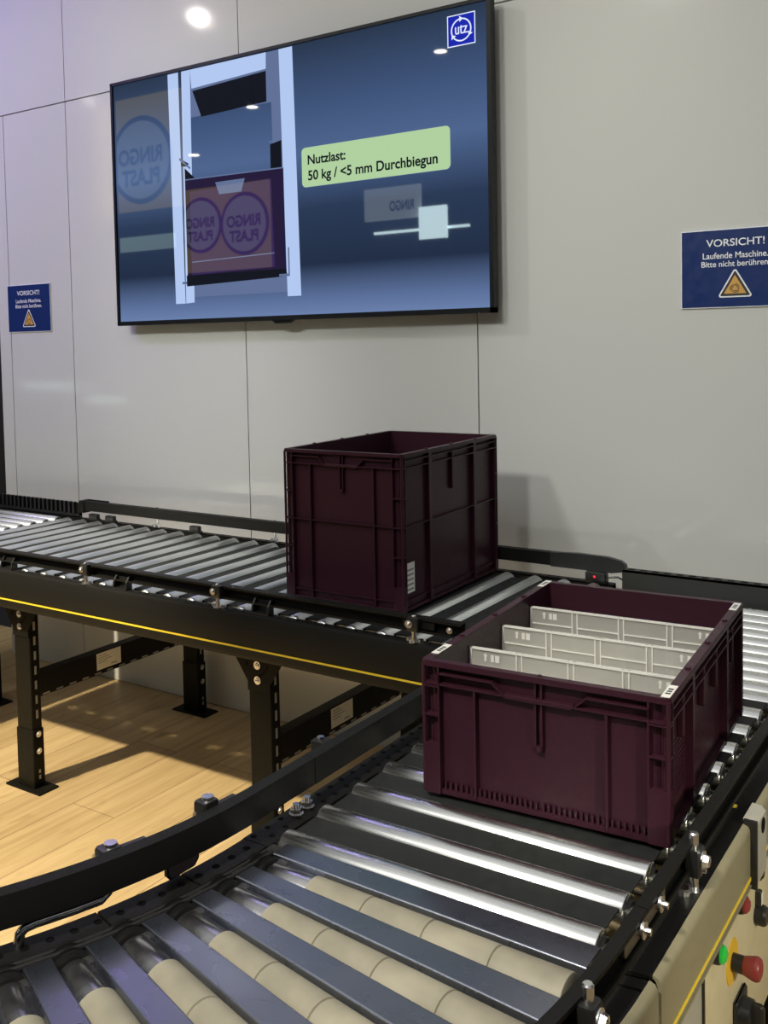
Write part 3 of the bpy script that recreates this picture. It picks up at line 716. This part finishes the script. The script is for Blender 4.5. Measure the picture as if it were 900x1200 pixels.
b = ZB(); b.prism(xprof(-0.399, rz0, rz1, 1, 0.016), -1.044, -0.32, 'y'); gr = part(b, 'guide_rail', 'black', TC)
part(ZB().box(XO-0.0095, XO, -1.042, -0.30, -0.114, -0.0155), 'side_cover', 'taupe', TC, smooth=0)
part(ZB().box(-0.95, -0.44, -1.03, -0.292, -0.078, -0.062), 'under_plate', 'dplate', TC, smooth=0)
for x in (-0.94, -0.45):
    b = MB().bbox(x-0.03, x+0.03, -0.36, -0.30, 0.004, RT-0.08, 0.003)
    l = part(b, 'leg', 'leg', TC); part(MB().bbox(x-0.06, x+0.06, -0.39, -0.27, 0, 0.006, 0.002), 'foot_plate', 'leg', l)

# ------------------------------------------------------------------ curved conveyor in the foreground
CX, CY = -1.90, -2.022
CC = thing('curved_conveyor', 'curved roller conveyor with grey sleeved rollers in the foreground', 'conveyor', (-0.9, -2.35, 0))
def AP(r, deg, z=0): a = math.radians(deg); return (CX+r*math.cos(a), CY+r*math.sin(a), z)
tE = math.radians(-66)
t0 = 0.0
# inner side frame in segments
b = ZB(); b.use('black')
segs = [(0, -8.0), (-8.25, -16.5), (-16.75, -25.2), (-25.5, -34), (-34.2, -45), (-45.2, -66)]
for a, c in segs:
    b.arc([(0.901, -0.022), (0.907, -0.014), (0.952, -0.014), (0.952, -0.030), (0.948, -0.030), (0.948, -0.018), (0.909, -0.018), (0.905, -0.024), (0.905, -0.145), (0.901, -0.145)], math.radians(a), math.radians(c), 10, CX, CY)
b.use('void')
for i in range(33):
    p = AP(0.930, -1.2-2.0*i); b.cyl((p[0], p[1], -0.0143), (p[0], p[1], -0.0136), 0.006, None, 12)
part(b, 'inner_frame', None, CC)
part(ZB().arc([(0.950, -0.12), (0.956, -0.12), (0.956, -0.020), (0.950, -0.020)], 0, tE, 40, CX, CY), 'bearing_strip', 'black2', CC)
# outer side frame
b = ZB(); b.use('black'); ro = XO-CX
for a, c in ((-0.15, -0.9), (-1.1, -24), (-24.2, -60)):
    b.arc([(x-XO+ro, z) for x, z in right_prof(XO)], math.radians(a), math.radians(c), 16, CX, CY)
b.use('void')
for i in range(42):
    for k, rr_ in enumerate((ro-0.022, ro-0.040)):
        p = AP(rr_, -1.5-1.3*i-0.65*k); b.cyl((p[0], p[1], -0.0176), (p[0], p[1], -0.0168), 0.0045, None, 10)
part(b, 'outer_frame', None, CC)
b = ZB(); b.arc([(ro-0.0105, -0.012), (ro-0.004, -0.0145), (ro-0.0008, -0.019), (ro, -0.025), (ro, -0.114), (ro-0.006, -0.120), (ro-0.02, -0.120), (ro-0.02, -0.117), (ro-0.008, -0.117), (ro-0.004, -0.113), (ro-0.004, -0.026), (ro-0.007, -0.0185), (ro-0.0105, -0.0155)], math.radians(-0.2), math.radians(-60), 30, CX, CY)
cov = part(b, 'side_cover', 'taupe', CC, 'taupe outer cover')
part(ZB().arc([(ro-0.0005, -0.0985), (ro+0.0012, -0.0985), (ro+0.0012, -0.0935), (ro-0.0005, -0.0935)], math.radians(-0.2), math.radians(-60), 30, CX, CY), 'yellow_strip', 'yellow', cov, smooth=0)
# curved guide rails
gi = 0.937
b = ZB(); b.arc(c_prof(gi, 0.022, 0.066, -1, 0.022), 0, tE, 44, CX, CY); b.prism(c_prof(CX+gi, 0.022, 0.066, -1, 0.022), CY, -1.8745, 'y')
b2 = part(b, 'guide_rail', 'black', CC)
gq = 1.501
b = ZB(); b.arc(c_prof(gq, rz0, rz1, 1, 0.016), 0, math.radians(-60), 36, CX, -2.045); b.prism(c_prof(CX+gq, rz0, rz1, 1, 0.016), -2.045, -1.9885, 'y')
part(b, 'guide_rail', 'black', CC)
p = (-0.383, -2.184); rpost(CC, p[0], p[1])
# belts and pulleys along the inner ends
b = ZB()
for r, z in ((0.966, -0.010), (0.978, -0.008)):
    b.tube([AP(r, -1-65*i/60, z) for i in range(61)], 0.004, 8)
part(b, 'drive_belt', 'belt', CC)
# sleeved rollers and zinc slats
def curve_roller():
    L0, L1 = 1.000, 1.462
    r = lambda x: 0.0235+(x-L0)*0.012
    b = MB(); o = part(b.rev((L0, 0, 0), (L1, 0, 0), [(0, 0.020), (0.002, 0.0252), (0.004, 0.0262), (0.085, 0.0270), (0.085, 0.015), (L1-L0, 0.015)], 26), 'roller', 'chrome', CC, local=True, smooth=40)
    prof = [(0.0, 0.0245), (0.003, 0.0275)]
    b = MB(); x = 0.0; ln = 0.0965
    segs_ = []
    for k in range(4):
        a, c = k*ln, (k+1)*ln-0.0012
        ra, rc = 0.0292+0.0010*k, 0.0292+0.0010*(k+1)
        segs_ += [(a, ra-0.0022), (a+0.0012, ra), (c-0.0012, rc), (c, rc-0.0022)]
    part(b.rev((L0+0.076, 0, 0), (L1, 0, 0), segs_, 26), 'sleeve', 'rubber', o, 'grey rubber sleeve', local=True, smooth=40)
    b = MB()
    for x in (0.962, 0.974, 0.986): b.rev((x, 0, 0), (x+0.01, 0, 0), [(0, 0.024), (0.002, 0.030), (0.004, 0.026), (0.006, 0.026), (0.008, 0.030), (0.010, 0.024)], 22)
    part(b, 'pulley', 'black2', o, 'black grooved pulley', local=True)
    return o
def slat():
    a, c = 0.985, 1.466
    w0, w1 = 0.0155, 0.0225
    b = MB()
    z1, t = 0.0, 0.002
    b.add([(a, -w0, z1), (c, -w1, z1), (c, w1, z1), (a, w0, z1), (a, -w0, z1-t), (c, -w1, z1-t), (c, w1, z1-t), (a, w0, z1-t)], [(0, 1, 2, 3), (7, 6, 5, 4), (0, 3, 7, 4), (1, 5, 6, 2)])
    for s in (-1, 1):
        vs = []
        for k in range(6):
            t = PI/2*k/5; e, dz = 0.0026*math.sin(t), 0.0026*(1-math.cos(t))
            vs += [(a, s*(w0+e), z1-dz), (c, s*(w1+e), z1-dz)]
        vs += [(a, s*(w0+0.0026), z1-0.022), (c, s*(w1+0.0026), z1-0.022)]
        b.add(vs, [(2*k, 2*k+1, 2*k+3, 2*k+2) for k in range(6)])
    b.add([(a, -w0-0.002, z1-0.022), (a, w0+0.002, z1-0.022), (a, w0, z1), (a, -w0, z1)], [(0, 1, 2, 3)])
    o = part(b, 'slat', 'zinc', CC, 'blue grey zinc slat between rollers', local=True, smooth=0)
    b = MB(); b.bbox(0.962, 0.984, -0.011, 0.011, -0.022, -0.004, 0.002); b.box(0.984, 1.010, -w0-0.010, -w0-0.003, -0.020, -0.008); b.cyl((1.0, -w0-0.011, -0.014), (1.0, -w0-0.003, -0.014), 0.005, None, 10)
    part(b, 'slat_bracket', 'dullzinc', o, local=True)
    return o
r0 = s0 = None
offx, offy = CX-(-0.9), CY-(-2.35)
for k in range(14):
    ar = math.radians(-2.65-4.55*k); as_ = math.radians(-0.4-4.55*k)
    for kind in (0, 1):
        a = (ar, as_)[kind]; loc = (offx, offy, RT-(0.0315 if kind == 0 else 0.004))
        if kind == 0:
            if r0 is None: r0 = curve_roller(); r0.location = loc; r0.rotation_euler = (0, 0, a)
            else: copy_under(r0, CC, loc, a)
        else:
            if s0 is None: s0 = slat(); s0.location = loc; s0.rotation_euler = (0, 0, a)
            else: copy_under(s0, CC, loc, a)
# brackets holding the inner rail, reflector and bent rod
def rail_bracket(deg, tall):
    T = Matrix.Translation((CX, CY, 0))@Matrix.Rotation(math.radians(deg), 4, 'Z')
    b = ZB()
    b.bbox(0.888, 0.914, -0.015, 0.015, 0.030, 0.073 if tall else 0.066, 0.003, T)
    b.box(0.90, 0.917, -0.02, 0.055, 0.036, 0.062, T)
    o = part(b, 'rail_bracket', 'black2', CC)
    b = ZB(); z = 0.073 if tall else 0.066
    p = T@Vector((0.900, 0.004, z)); b.cyl(p, p+Vector((0, 0, 0.004)), 0.010, 0.009, 16)
    p = T@Vector((0.900, -0.015, 0.054)); q = T@Vector((0.900, -0.020, 0.054)); b.cyl(p, q, 0.008, None, 12)
    part(b, 'bolt', 'chrome', o)
    return T
T = rail_bracket(-4.5, True)
T2 = rail_bracket(-15.2, False)
b = ZB(); b.use('black2')
Tr = Matrix.Translation((CX, CY, 0))@Matrix.Rotation(math.radians(-8.2), 4, 'Z')
b.prism([(-0.028, 0.040), (0.030, 0.040), (0.030, 0.002), (0.022, -0.007), (-0.022, -0.011), (-0.028, -0.004)], 0.908, 0.914, 'x', Tr)
rf = part(b, 'reflector_plate', None, CC, 'dark reflector plate under the curved rail')
part(ZB().prism([(-0.025, 0.024), (0.027, 0.024), (0.027, 0.003), (0.020, -0.0045), (-0.020, -0.0085), (-0.025, -0.002)], 0.914, 0.9148, 'x', Tr), 'reflector', 'reflector', rf, smooth=0)
rp = [AP(0.922, -23.6, -0.018), AP(0.922, -23.4, 0.002), AP(0.923, -23.0, 0.009), AP(0.925, -22.2, 0.012), AP(0.926, -19.3, 0.012), AP(0.926, -16.8, 0.012), AP(0.918, -15.9, 0.014), AP(0.907, -15.4, 0.020), AP(0.904, -15.2, 0.036)]
part(ZB().tube(rp, 0.0068, 14), 'bent_rod', 'rod', CC, 'bent steel rod')
for dg in (-12, -50):
    p = AP(0.93, dg); q = AP(1.51, dg)
    for s in (p, q):
        l = part(MB().bbox(s[0]-0.03, s[0]+0.03, s[1]-0.03, s[1]+0.03, 0.004, RT-0.12, 0.003), 'leg', 'leg', CC) if dg == -50 else None
        if l: part(MB().bbox(s[0]-0.06, s[0]+0.06, s[1]-0.06, s[1]+0.06, 0, 0.006, 0.002), 'foot_plate', 'leg', l)

# ------------------------------------------------------------------ control box under the right side
XP = -0.380
CB = thing('control_box', 'beige control box with push buttons below the right conveyor side', 'control box', (-0.45, -1.5, 0))
part(ZB().bbox(XP-0.13, XP, -1.86, -1.27, -0.42, -0.125, 0.004), 'housing', 'panel', CB)
part(ZB().box(XP-0.10, XP-0.03, -1.80, -1.33, -0.126, -0.118), 'hanger', 'black', CB, smooth=0)
for y in (-1.78, -1.35): part(MB().box(XP-0.10, XP-0.04, y-0.03, y+0.03, 0.0, RT-0.415), 'support_leg', 'leg', CB, smooth=0)
def button(y, z, key, name, label, r=0.0145, out=0.016):
    o = part(ZB().rev((XP, y, z), (XP+1, y, z), [(0, r*1.1), (0.008, r*1.1), (0.012, r*1.0)], 22), name, 'black2', CB, label)
    part(ZB().rev((XP+0.010, y, z), (XP+1, y, z), [(0, r*0.9), (out-0.010, r*0.88), (out-0.006, r*0.5)], 22), 'button_cap', key, o)
button(-1.705, -0.150, 'green', 'push_button', 'lit green push button')
button(-1.567, -0.143, 'red', 'push_button', 'dull red push button')
button(-1.47, -0.135, 'black2', 'push_button', 'black push button by the strap')
o = part(ZB().rev((XP, -1.437, -0.225), (XP+1, -1.437, -0.225), [(0, 0.017), (0.014, 0.017), (0.018, 0.014)], 22), 'selector_switch', 'black2', CB, 'black selector switch')
part(ZB().bbox(XP+0.001, XP+0.010, -1.444, -1.430, -0.216, -0.184, 0.002), 'name_plate', 'black2', o)
part(ZB().box(XP+0.010, XP+0.0105, -1.4425, -1.4315, -0.206, -0.186), 'plate_face', 'white', o, smooth=0)
ye, ze = -1.597, -0.222
o = part(ZB().rev((XP, ye, ze), (XP+1, ye, ze), [(0, 0.034), (0.0015, 0.034)], 32), 'emergency_stop', 'ring', CB, 'red mushroom emergency stop on a yellow disc')
part(ZB().rev((XP, ye, ze), (XP+1, ye, ze), [(0.0, 0.0135), (0.018, 0.0135), (0.018, 0.0115), (0.022, 0.0115)], 24), 'stem', 'black2', o)
part(ZB().rev((XP+0.017, ye, ze), (XP+1, ye, ze), [(0, 0.0125), (0.002, 0.014), (0.016, 0.0180), (0.021, 0.0182), (0.025, 0.0160), (0.027, 0.010), (0.028, 0.002)], 28), 'mushroom_head', 'red', o, 'red mushroom head')
yr, zr = -1.560, -0.325
o = part(ZB().bbox(XP, XP+0.008, yr-0.033, yr+0.033, zr-0.033, zr+0.033, 0.004), 'main_switch', 'black2', CB, 'big black rotary main switch')
part(ZB().rev((XP+0.008, yr, zr), (XP+1, yr, zr), [(0, 0.028), (0.014, 0.026), (0.016, 0.020)], 28), 'dial', 'black2', o)
part(ZB().bbox(XP+0.018, XP+0.040, yr-0.007, yr+0.007, zr-0.024, zr+0.024, 0.004), 'handle', 'black2', o)
b = ZB(); b.prism([(-2.02, -0.122), (-1.815, -0.122), (-1.795, -0.138), (-1.790, -0.40), (-2.02, -0.40)], XP+0.002, XP+0.010, 'x')
gp = thing('cover_panel', 'grey panel hanging beside the control box below the yellow line', 'panel', (-0.375, -1.88, RT-0.4))
part(b, 'panel', 'greyplate', gp)
part(ZB().prism([(-1.817, -0.122), (-1.795, -0.138), (-1.790, -0.40), (-1.796, -0.40), (-1.801, -0.140), (-1.821, -0.126)], XP+0.010, XP+0.013, 'x'), 'edge_trim', 'black2', gp)

# ------------------------------------------------------------------ crates
def outline(w, l, r, n=4):
    o = []
    for cx, cy0, a in ((w/2-r, -l/2+r, -PI/2), (w/2-r, l/2-r, 0), (-w/2+r, l/2-r, PI/2), (-w/2+r, -l/2+r, PI)):
        for i in range(n+1): t = a+PI/2*i/n; o.append((cx+r*math.cos(t), cy0+r*math.sin(t)))
    return o
def crate(label, ref, rz, h, rungs, lips, midline, foot, z=RT):
    """ref = world xy of the near right rim corner; local box: x -.4..0, y 0...6 from that corner"""
    ca, sa = math.cos(rz), math.sin(rz)
    ctr = (ref[0]+ca*-0.2-sa*0.3, ref[1]+sa*-0.2+ca*0.3)
    t = thing('crate', label, 'crate', (ctr[0], ctr[1], z), rz, 'burgundy plastic crates')
    w, l = 0.4, 0.6; ins = 0.013; th = 0.003
    b = MB()
    # walls and floor of the tub
    b.ringpoly(outline(w-2*ins, l-2*ins, 0.010), outline(w-2*ins-2*th, l-2*ins-2*th, 0.008), 0.010, h-0.004)
    b.prism(outline(w-2*ins-0.001, l-2*ins-0.001, 0.010), 0.006, 0.010)
    b.ringpoly(outline(w-0.008, l-0.008, 0.012), outline(w-0.06, l-0.06, 0.010), 0.0, 0.008)
    part(b, 'tub', 'bin', t, local=True)
    # rim
    b = MB()
    b.ringpoly(outline(w, l, 0.013), outline(w-0.032, l-0.032, 0.008), h-0.004, h-0.001)
    b.ringpoly(outline(w-0.002, l-0.002, 0.0125), outline(w-0.031, l-0.031, 0.008), h-0.001, h)
    b.ringpoly(outline(w, l, 0.013), outline(w-0.005, l-0.005, 0.011), h-0.009, h-0.004)
    for s in (-1, 1):
        for y in (-0.15, -0.0, 0.15): b.bbox(s*(w/2-0.008)-0.004, s*(w/2-0.008)+0.004, y-0.004, y+0.004, h-0.001, h+0.003, 0.001)
    b.cyl((0, -l/2+0.012, h-0.001), (0, -l/2+0.012, h+0.001), 0.004, None, 10)
    part(b, 'rim', 'bin', t, local=True)
    # horizontal lips around the crate (with a grip gap in each short side)
    b = MB()
    for i, zl in enumerate(lips):
        if i == len(lips)-1: b.ringpoly(outline(w-0.002, l-0.002, 0.012), outline(w-2*ins+0.001, l-2*ins+0.001, 0.008), zl-0.0013, zl+0.0013)
        else:
            for s in (-1, 1): b.box(s*(w/2-ins-0.0005), s*(w/2-0.001), -l/2+0.02, l/2-0.02, zl-0.0012, zl+0.0012)
    if midline: b.ringpoly(outline(w-0.004, l-0.004, 0.012), outline(w-2*ins+0.001, l-2*ins+0.001, 0.008), midline-0.0012, midline+0.0012)
    part(b, 'lip', 'bin', t, local=True)
    zl, zu = lips[-1], lips[0]+0.002
    for s in (-1, 1):
        b = MB(); y0, y1 = sorted((s*(l/2-0.0005), s*(l/2-ins-0.0005)))
        def strip(p, q, tk=0.0026):
            p, q = Vector(p), Vector(q); d = (q-p).normalized(); n = Vector((-d.y, d.x))*tk/2
            b.prism([tuple(p+n), tuple(p-n), tuple(q-n), tuple(q+n)], y0, y1, 'y')
        for e in (-1, 1):
            strip((e*0.168, zu-0.001), (e*0.075, zu-0.001)); strip((e*0.076, zu-0.001), (e*0.056, zl))
            strip((e*0.168, zl), (e*0.168, h-0.005)); strip((e*0.168, zl+0.004), (e*0.168, zu))
        b.bbox(-0.056, 0.056, min(y0, y1), max(y0, y1)+0.0, zl-0.004, zl+0.0035, 0.002)
        part(b, 'handle', 'bin', t, local=True)
    # corner posts: fins, rungs and a solid foot
    for sx in (-1, 1):
        for sy_ in (-1, 1):
            b = MB(); X = sx*w/2; Y = sy_*l/2
            def bx(x0, x1, y0, y1, z0, z1): b.box(min(x0, x1), max(x0, x1), min(y0, y1), max(y0, y1), z0, z1)
            bx(X-sx*0.031, X-sx*0.0335, Y-sy_*0.0006, Y-sy_*(ins+0.001), 0.004, h-0.006)
            bx(X-sx*0.0006, X-sx*(ins+0.001), Y-sy_*0.018, Y-sy_*0.0205, 0.004, h-0.006)
            b.cyl((X-sx*0.0046, Y-sy_*0.0046, 0.004), (X-sx*0.0046, Y-sy_*0.0046, h-0.006), 0.0036, None, 12)
            for zr_ in rungs:
                q = [(X-sx*0.033, Y-sy_*0.0008), (X-sx*0.009, Y-sy_*0.0008), (X-sx*0.003, Y-sy_*0.003), (X-sx*0.0008, Y-sy_*0.009), (X-sx*0.0008, Y-sy_*0.020), (X-sx*0.0135, Y-sy_*0.020), (X-sx*0.0135, Y-sy_*0.0135), (X-sx*0.033, Y-sy_*0.0135)]
                b.prism(q, zr_-0.0014, zr_+0.0014)
            q = [(X-sx*0.033, Y-sy_*0.001), (X-sx*0.010, Y-sy_*0.001), (X-sx*0.003, Y-sy_*0.003), (X-sx*0.001, Y-sy_*0.010), (X-sx*0.001, Y-sy_*0.020), (X-sx*0.0135, Y-sy_*0.020), (X-sx*0.0135, Y-sy_*0.0135), (X-sx*0.033, Y-sy_*0.0135)]
            b.prism(q, 0.0, foot)
            part(b, 'corner_post', 'bin', t, local=True)
    # stiffening ribs
    ztop = zl
    for s in (-1, 1):
        for x in (-0.106, 0.106):
            part(MB().box(x-0.002, x+0.002, *sorted((s*(l/2-0.002), s*(l/2-ins-0.001))), 0.004, ztop), 'rib', 'bin', t, local=True, smooth=0)
        zc = h-0.118 if h < 0.3 else h-0.115
        b = MB(); y0, y1 = sorted((s*(l/2-0.004), s*(l/2-ins-0.001)))
        b.box(-0.0065, -0.0035, y0, y1, zc, h-0.005); b.box(0.0035, 0.0065, y0, y1, zc, h-0.005); b.box(-0.0065, 0.0065, y0, y1, zc, zc+0.009)
        part(b, 'rib', 'bin', t, local=True, smooth=0)
        for y in (-0.14, 0.14):
            part(MB().box(*sorted((s*(w/2-0.001), s*(w/2-ins-0.001))), y-0.008, y+0.008, 0.004, h-0.006), 'rib', 'bin', t, local=True, smooth=0)
        for y in ((-0.2, -0.05, 0.05, 0.2) if h < 0.3 else (0.0,)):
            part(MB().bbox(*sorted((s*(w/2-0.003), s*(w/2-ins-0.001))), y-0.005, y+0.005, h-0.09 if h < 0.3 else h-0.13, lips[0], 0.002), 'rib', 'bin', t, local=True, smooth=0)
    # rows of small drain slots near the base of the short sides, fine ridges on the long sides (low crate only)
    if h < 0.3:
        for s in (-1, 1):
            for (a, c) in ((-0.160, -0.113), (-0.100, -0.006), (0.006, 0.100), (0.113, 0.160)):
                n = int((c-a)/0.0075); b = MB()
                for i in range(n):
                    x = a+(c-a)*i/(n-1); b.box(x-0.0016, x+0.0016, *sorted((s*(l/2-0.006), s*(l/2-ins-0.001))), 0.006, 0.020)
                part(b, 'slot_row', 'bin', t, local=True, smooth=0)
            for e in (-1, 1):
                b = MB()
                for i in range(12): b.box(*sorted((s*(w/2-ins+0.0015), s*(w/2-ins-0.001))), *sorted((e*0.160, e*0.272)), 0.045+i*0.0075, 0.0475+i*0.0075)
                part(b, 'ridge_panel', 'bin', t, local=True, smooth=0)
    else:
        b = MB(); b.ringpoly(outline(w-0.010, l-0.010, 0.012), outline(w-2*ins+0.001, l-2*ins+0.001, 0.008), 0.026, 0.029)
        part(b, 'base_lip', 'bin', t, local=True)
    return t
def rim_label(t, x, y, h, lx_=0.013, ly=0.055):
    b = MB(); b.use('white'); b.box(x-lx_/2, x+lx_/2, y-ly/2, y+ly/2, h, h+0.0006); b.use('ink')
    for i in range(3): b.box(x-lx_*0.28, x+lx_*0.28, y-0.014+i*0.010, y-0.008+i*0.010, h+0.0006, h+0.0008)
    part(b, 'label', None, t, 'white sticker on the rim', local=True, smooth=0)
HB = 0.220
BR = thing_b = crate('open low burgundy crate holding three white dividers on the front conveyor', (-0.4323+0.002, -1.7337), 0.0619, HB, (0.178, 0.130, 0.081), (0.199, 0.182), None, 0.080)
for x, y in ((-0.191, -0.235), (-0.191, 0.272), (0.191, -0.266), (0.191, 0.258)): rim_label(BR, x, y, HB)
HA = 0.432
AR = crate('tall closed-sided burgundy crate standing on the rear conveyor below the screen', (-1.401, -0.8606), 0.0135, HA, (0.392, 0.311, 0.231, 0.150, 0.067), (0.412, 0.392), 0.231, 0.066)
b = MB(); b.use('white'); X = 0.2-0.013
b.box(X+0.0001, X+0.0009, -0.275, -0.220, 0.045, 0.128); b.use('grey_ink')
for i in range(5): b.box(X+0.0009, X+0.0011, -0.270, -0.226, 0.052+i*0.0135, 0.057+i*0.0135)
part(b, 'label', None, AR, 'white printed label low on the side', local=True, smooth=0)

# ------------------------------------------------------------------ dividers
def divider(v, label):
    ca, sa = math.cos(0.0619), math.sin(0.0619)
    x0, y0 = -0.4303, -1.7337
    c = (x0+ca*-0.2-sa*v, y0+sa*-0.2+ca*v)
    t = thing('divider', label, 'divider', (c[0], c[1], RT+0.0105), 0.0619, 'white dividers in the open crate')
    w, zt_ = 0.183, 0.188
    part(MB().bbox(-w, w, -0.0012, 0.0012, 0, zt_, 0.0006), 'sheet', 'frost', t, local=True, smooth=0)
    b = MB(); th = 0.0035
    b.box(-w, w, -th, th, zt_-0.003, zt_); b.box(-w, w, -th*0.6, th*0.6, 0, 0.004)
    for s in (-1, 1): b.box(*sorted((s*w, s*(w-0.004))), -th, th, 0, zt_)
    for x in (-0.0915, 0, 0.0915):
        for e in (-0.005, 0.005): b.box(x+e-0.0011, x+e+0.0011, -0.0028, 0.0028, 0.012, zt_)
        b.box(x-0.005, x+0.005, -0.0028, 0.0028, zt_-0.060, zt_-0.058)
    for a, c in ((-w, -0.0965), (-0.0865, -0.005), (0.005, 0.0865), (0.0965, w)): b.box(a, c, -0.0026, 0.0026, zt_-0.034, zt_-0.032)
    part(b, 'frame_rib', 'frost_rib', t, local=True, smooth=0)
    b = MB()
    for x in (-0.15, 0.15):
        b.prism([(x-0.006, zt_-0.022), (x-0.002, zt_-0.022), (x-0.002, zt_-0.013), (x+0.000, zt_-0.013), (x-0.004, zt_-0.008), (x-0.008, zt_-0.013), (x-0.006, zt_-0.013)], -0.0018, -0.0012, 'y')
        b.box(x+0.006, x+0.012, -0.0018, -0.0012, zt_-0.022, zt_-0.010); b.box(x+0.014, x+0.022, -0.0018, -0.0012, zt_-0.022, zt_-0.010)
    part(b, 'embossed_mark', 'frost_rib', t, local=True, smooth=0)
divider(0.165, 'frosted white divider nearest the front of the open crate')
divider(0.315, 'frosted white divider in the middle of the open crate')
divider(0.465, 'frosted white divider at the back of the open crate')

# ------------------------------------------------------------------ hall behind the viewer (seen mirrored in screen and wall)
def emis(name, col, s):
    m = mat(name, col, 0.5, emit=col, estr=s); return m
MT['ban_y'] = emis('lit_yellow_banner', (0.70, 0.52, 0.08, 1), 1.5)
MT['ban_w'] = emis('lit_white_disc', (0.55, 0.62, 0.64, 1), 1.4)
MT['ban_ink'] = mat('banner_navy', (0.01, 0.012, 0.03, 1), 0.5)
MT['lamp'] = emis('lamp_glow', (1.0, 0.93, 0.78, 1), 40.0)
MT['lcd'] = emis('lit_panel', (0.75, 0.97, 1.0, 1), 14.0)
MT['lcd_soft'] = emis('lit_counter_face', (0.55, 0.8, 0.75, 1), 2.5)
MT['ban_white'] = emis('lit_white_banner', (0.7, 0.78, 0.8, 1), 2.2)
def banner(name, label, x0, x1, z0, z1, circles, y=-8.0):
    t = thing(name, label, 'banner', ((x0+x1)/2, y, z0+RT))
    part(ZB().box(x0, x1, y-0.05, y, z0, z1), 'board', 'ban_y', t, smooth=0)
    b = ZB(); T = Matrix(((-1, 0, 0, 0), (0, 0, 1, y+0.03), (0, 1, 0, 0), (0, 0, 0, 1)))
    for cx, cz, r in circles:
        b.use('ban_ink'); b.cyl((cx, y, cz), (cx, y+0.01, cz), r, None, 40); b.use('ban_w'); b.cyl((cx, y+0.01, cz), (cx, y+0.02, cz), r*0.88, None, 40)
        b.use('ban_ink'); b.text('RINGO', r*1.40, r*0.38, -cx, cz+0.28*r, T, 'c', 0.035); b.text('PLAST', r*1.20, r*0.38, -cx, cz-0.20*r, T, 'c', 0.035)
    part(b, 'round_print', None, t, smooth=0)
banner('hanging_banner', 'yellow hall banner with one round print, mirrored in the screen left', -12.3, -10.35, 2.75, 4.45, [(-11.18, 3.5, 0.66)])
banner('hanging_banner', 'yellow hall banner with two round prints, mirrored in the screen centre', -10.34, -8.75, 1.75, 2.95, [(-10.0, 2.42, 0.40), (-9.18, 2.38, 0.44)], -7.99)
t = thing('lit_display', 'bright lit display panel standing across the hall', 'display', (-6.2, -8, RT+1.95))
part(ZB().box(-6.38, -6.0, -8.05, -8.0, 1.95, 2.35), 'face', 'lcd', t, smooth=0)
part(ZB().box(-6.36, -6.02, -8.04, -8.01, -RT, 1.95), 'stand', 'dark', t, smooth=0)
for i, (x, z) in enumerate(((-5.98, 4.17), (-8.92, 3.94), (-10.02, 3.42))):
    t = thing('hall_lamp', ('round hall lamp nearest the display panel', 'round hall lamp above the yellow banners', 'round hall lamp before the left banner')[i], 'lamp', (x, -7.9, RT+z), 0, 'hall lamps')
    part(ZB().cyl((x, -7.9, z), (x, -7.9, z+0.12), 0.09, 0.06, 20), 'housing', 'dark', t)
    part(ZB().cyl((x, -7.9, z-0.005), (x, -7.9, z), 0.075, None, 20), 'lens', 'lamp', t)
    part(ZB().cyl((x, -7.9, z+0.12), (x, -7.9, 5.6), 0.01, None, 8), 'hanger', 'dark', t)

t = thing('lit_counter', 'long lit counter across the hall, mirrored low in the screen left', 'counter', (-11.15, -8, RT+2.1))
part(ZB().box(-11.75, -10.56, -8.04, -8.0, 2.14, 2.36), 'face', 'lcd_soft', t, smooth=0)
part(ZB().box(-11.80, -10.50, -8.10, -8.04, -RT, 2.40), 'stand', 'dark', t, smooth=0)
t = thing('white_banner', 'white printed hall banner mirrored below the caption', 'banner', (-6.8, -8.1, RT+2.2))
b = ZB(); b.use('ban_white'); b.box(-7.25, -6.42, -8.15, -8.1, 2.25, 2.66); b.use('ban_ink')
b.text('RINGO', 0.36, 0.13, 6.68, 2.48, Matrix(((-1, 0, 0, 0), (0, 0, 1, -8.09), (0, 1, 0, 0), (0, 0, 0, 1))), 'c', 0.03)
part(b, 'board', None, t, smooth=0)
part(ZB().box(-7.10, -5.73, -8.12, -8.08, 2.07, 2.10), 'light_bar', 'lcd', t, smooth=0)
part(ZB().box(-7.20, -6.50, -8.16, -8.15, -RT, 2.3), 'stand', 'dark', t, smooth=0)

t = thing('lit_counter', 'low pale lit counter at the far left of the hall', 'counter', (-12.9, -8, 0))
part(ZB().box(-14.3, -12.9, -8.04, -8.0, -0.02, 0.12), 'face', 'lcd_soft', t, smooth=0)
part(ZB().box(-12.7, -11.86, -8.04, -8.0, -0.22, -0.10), 'face', 'lcd_soft', t, smooth=0)
part(ZB().box(-14.35, -11.85, -8.30, -8.04, -RT, 0.14), 'body', 'dark', t, smooth=0)
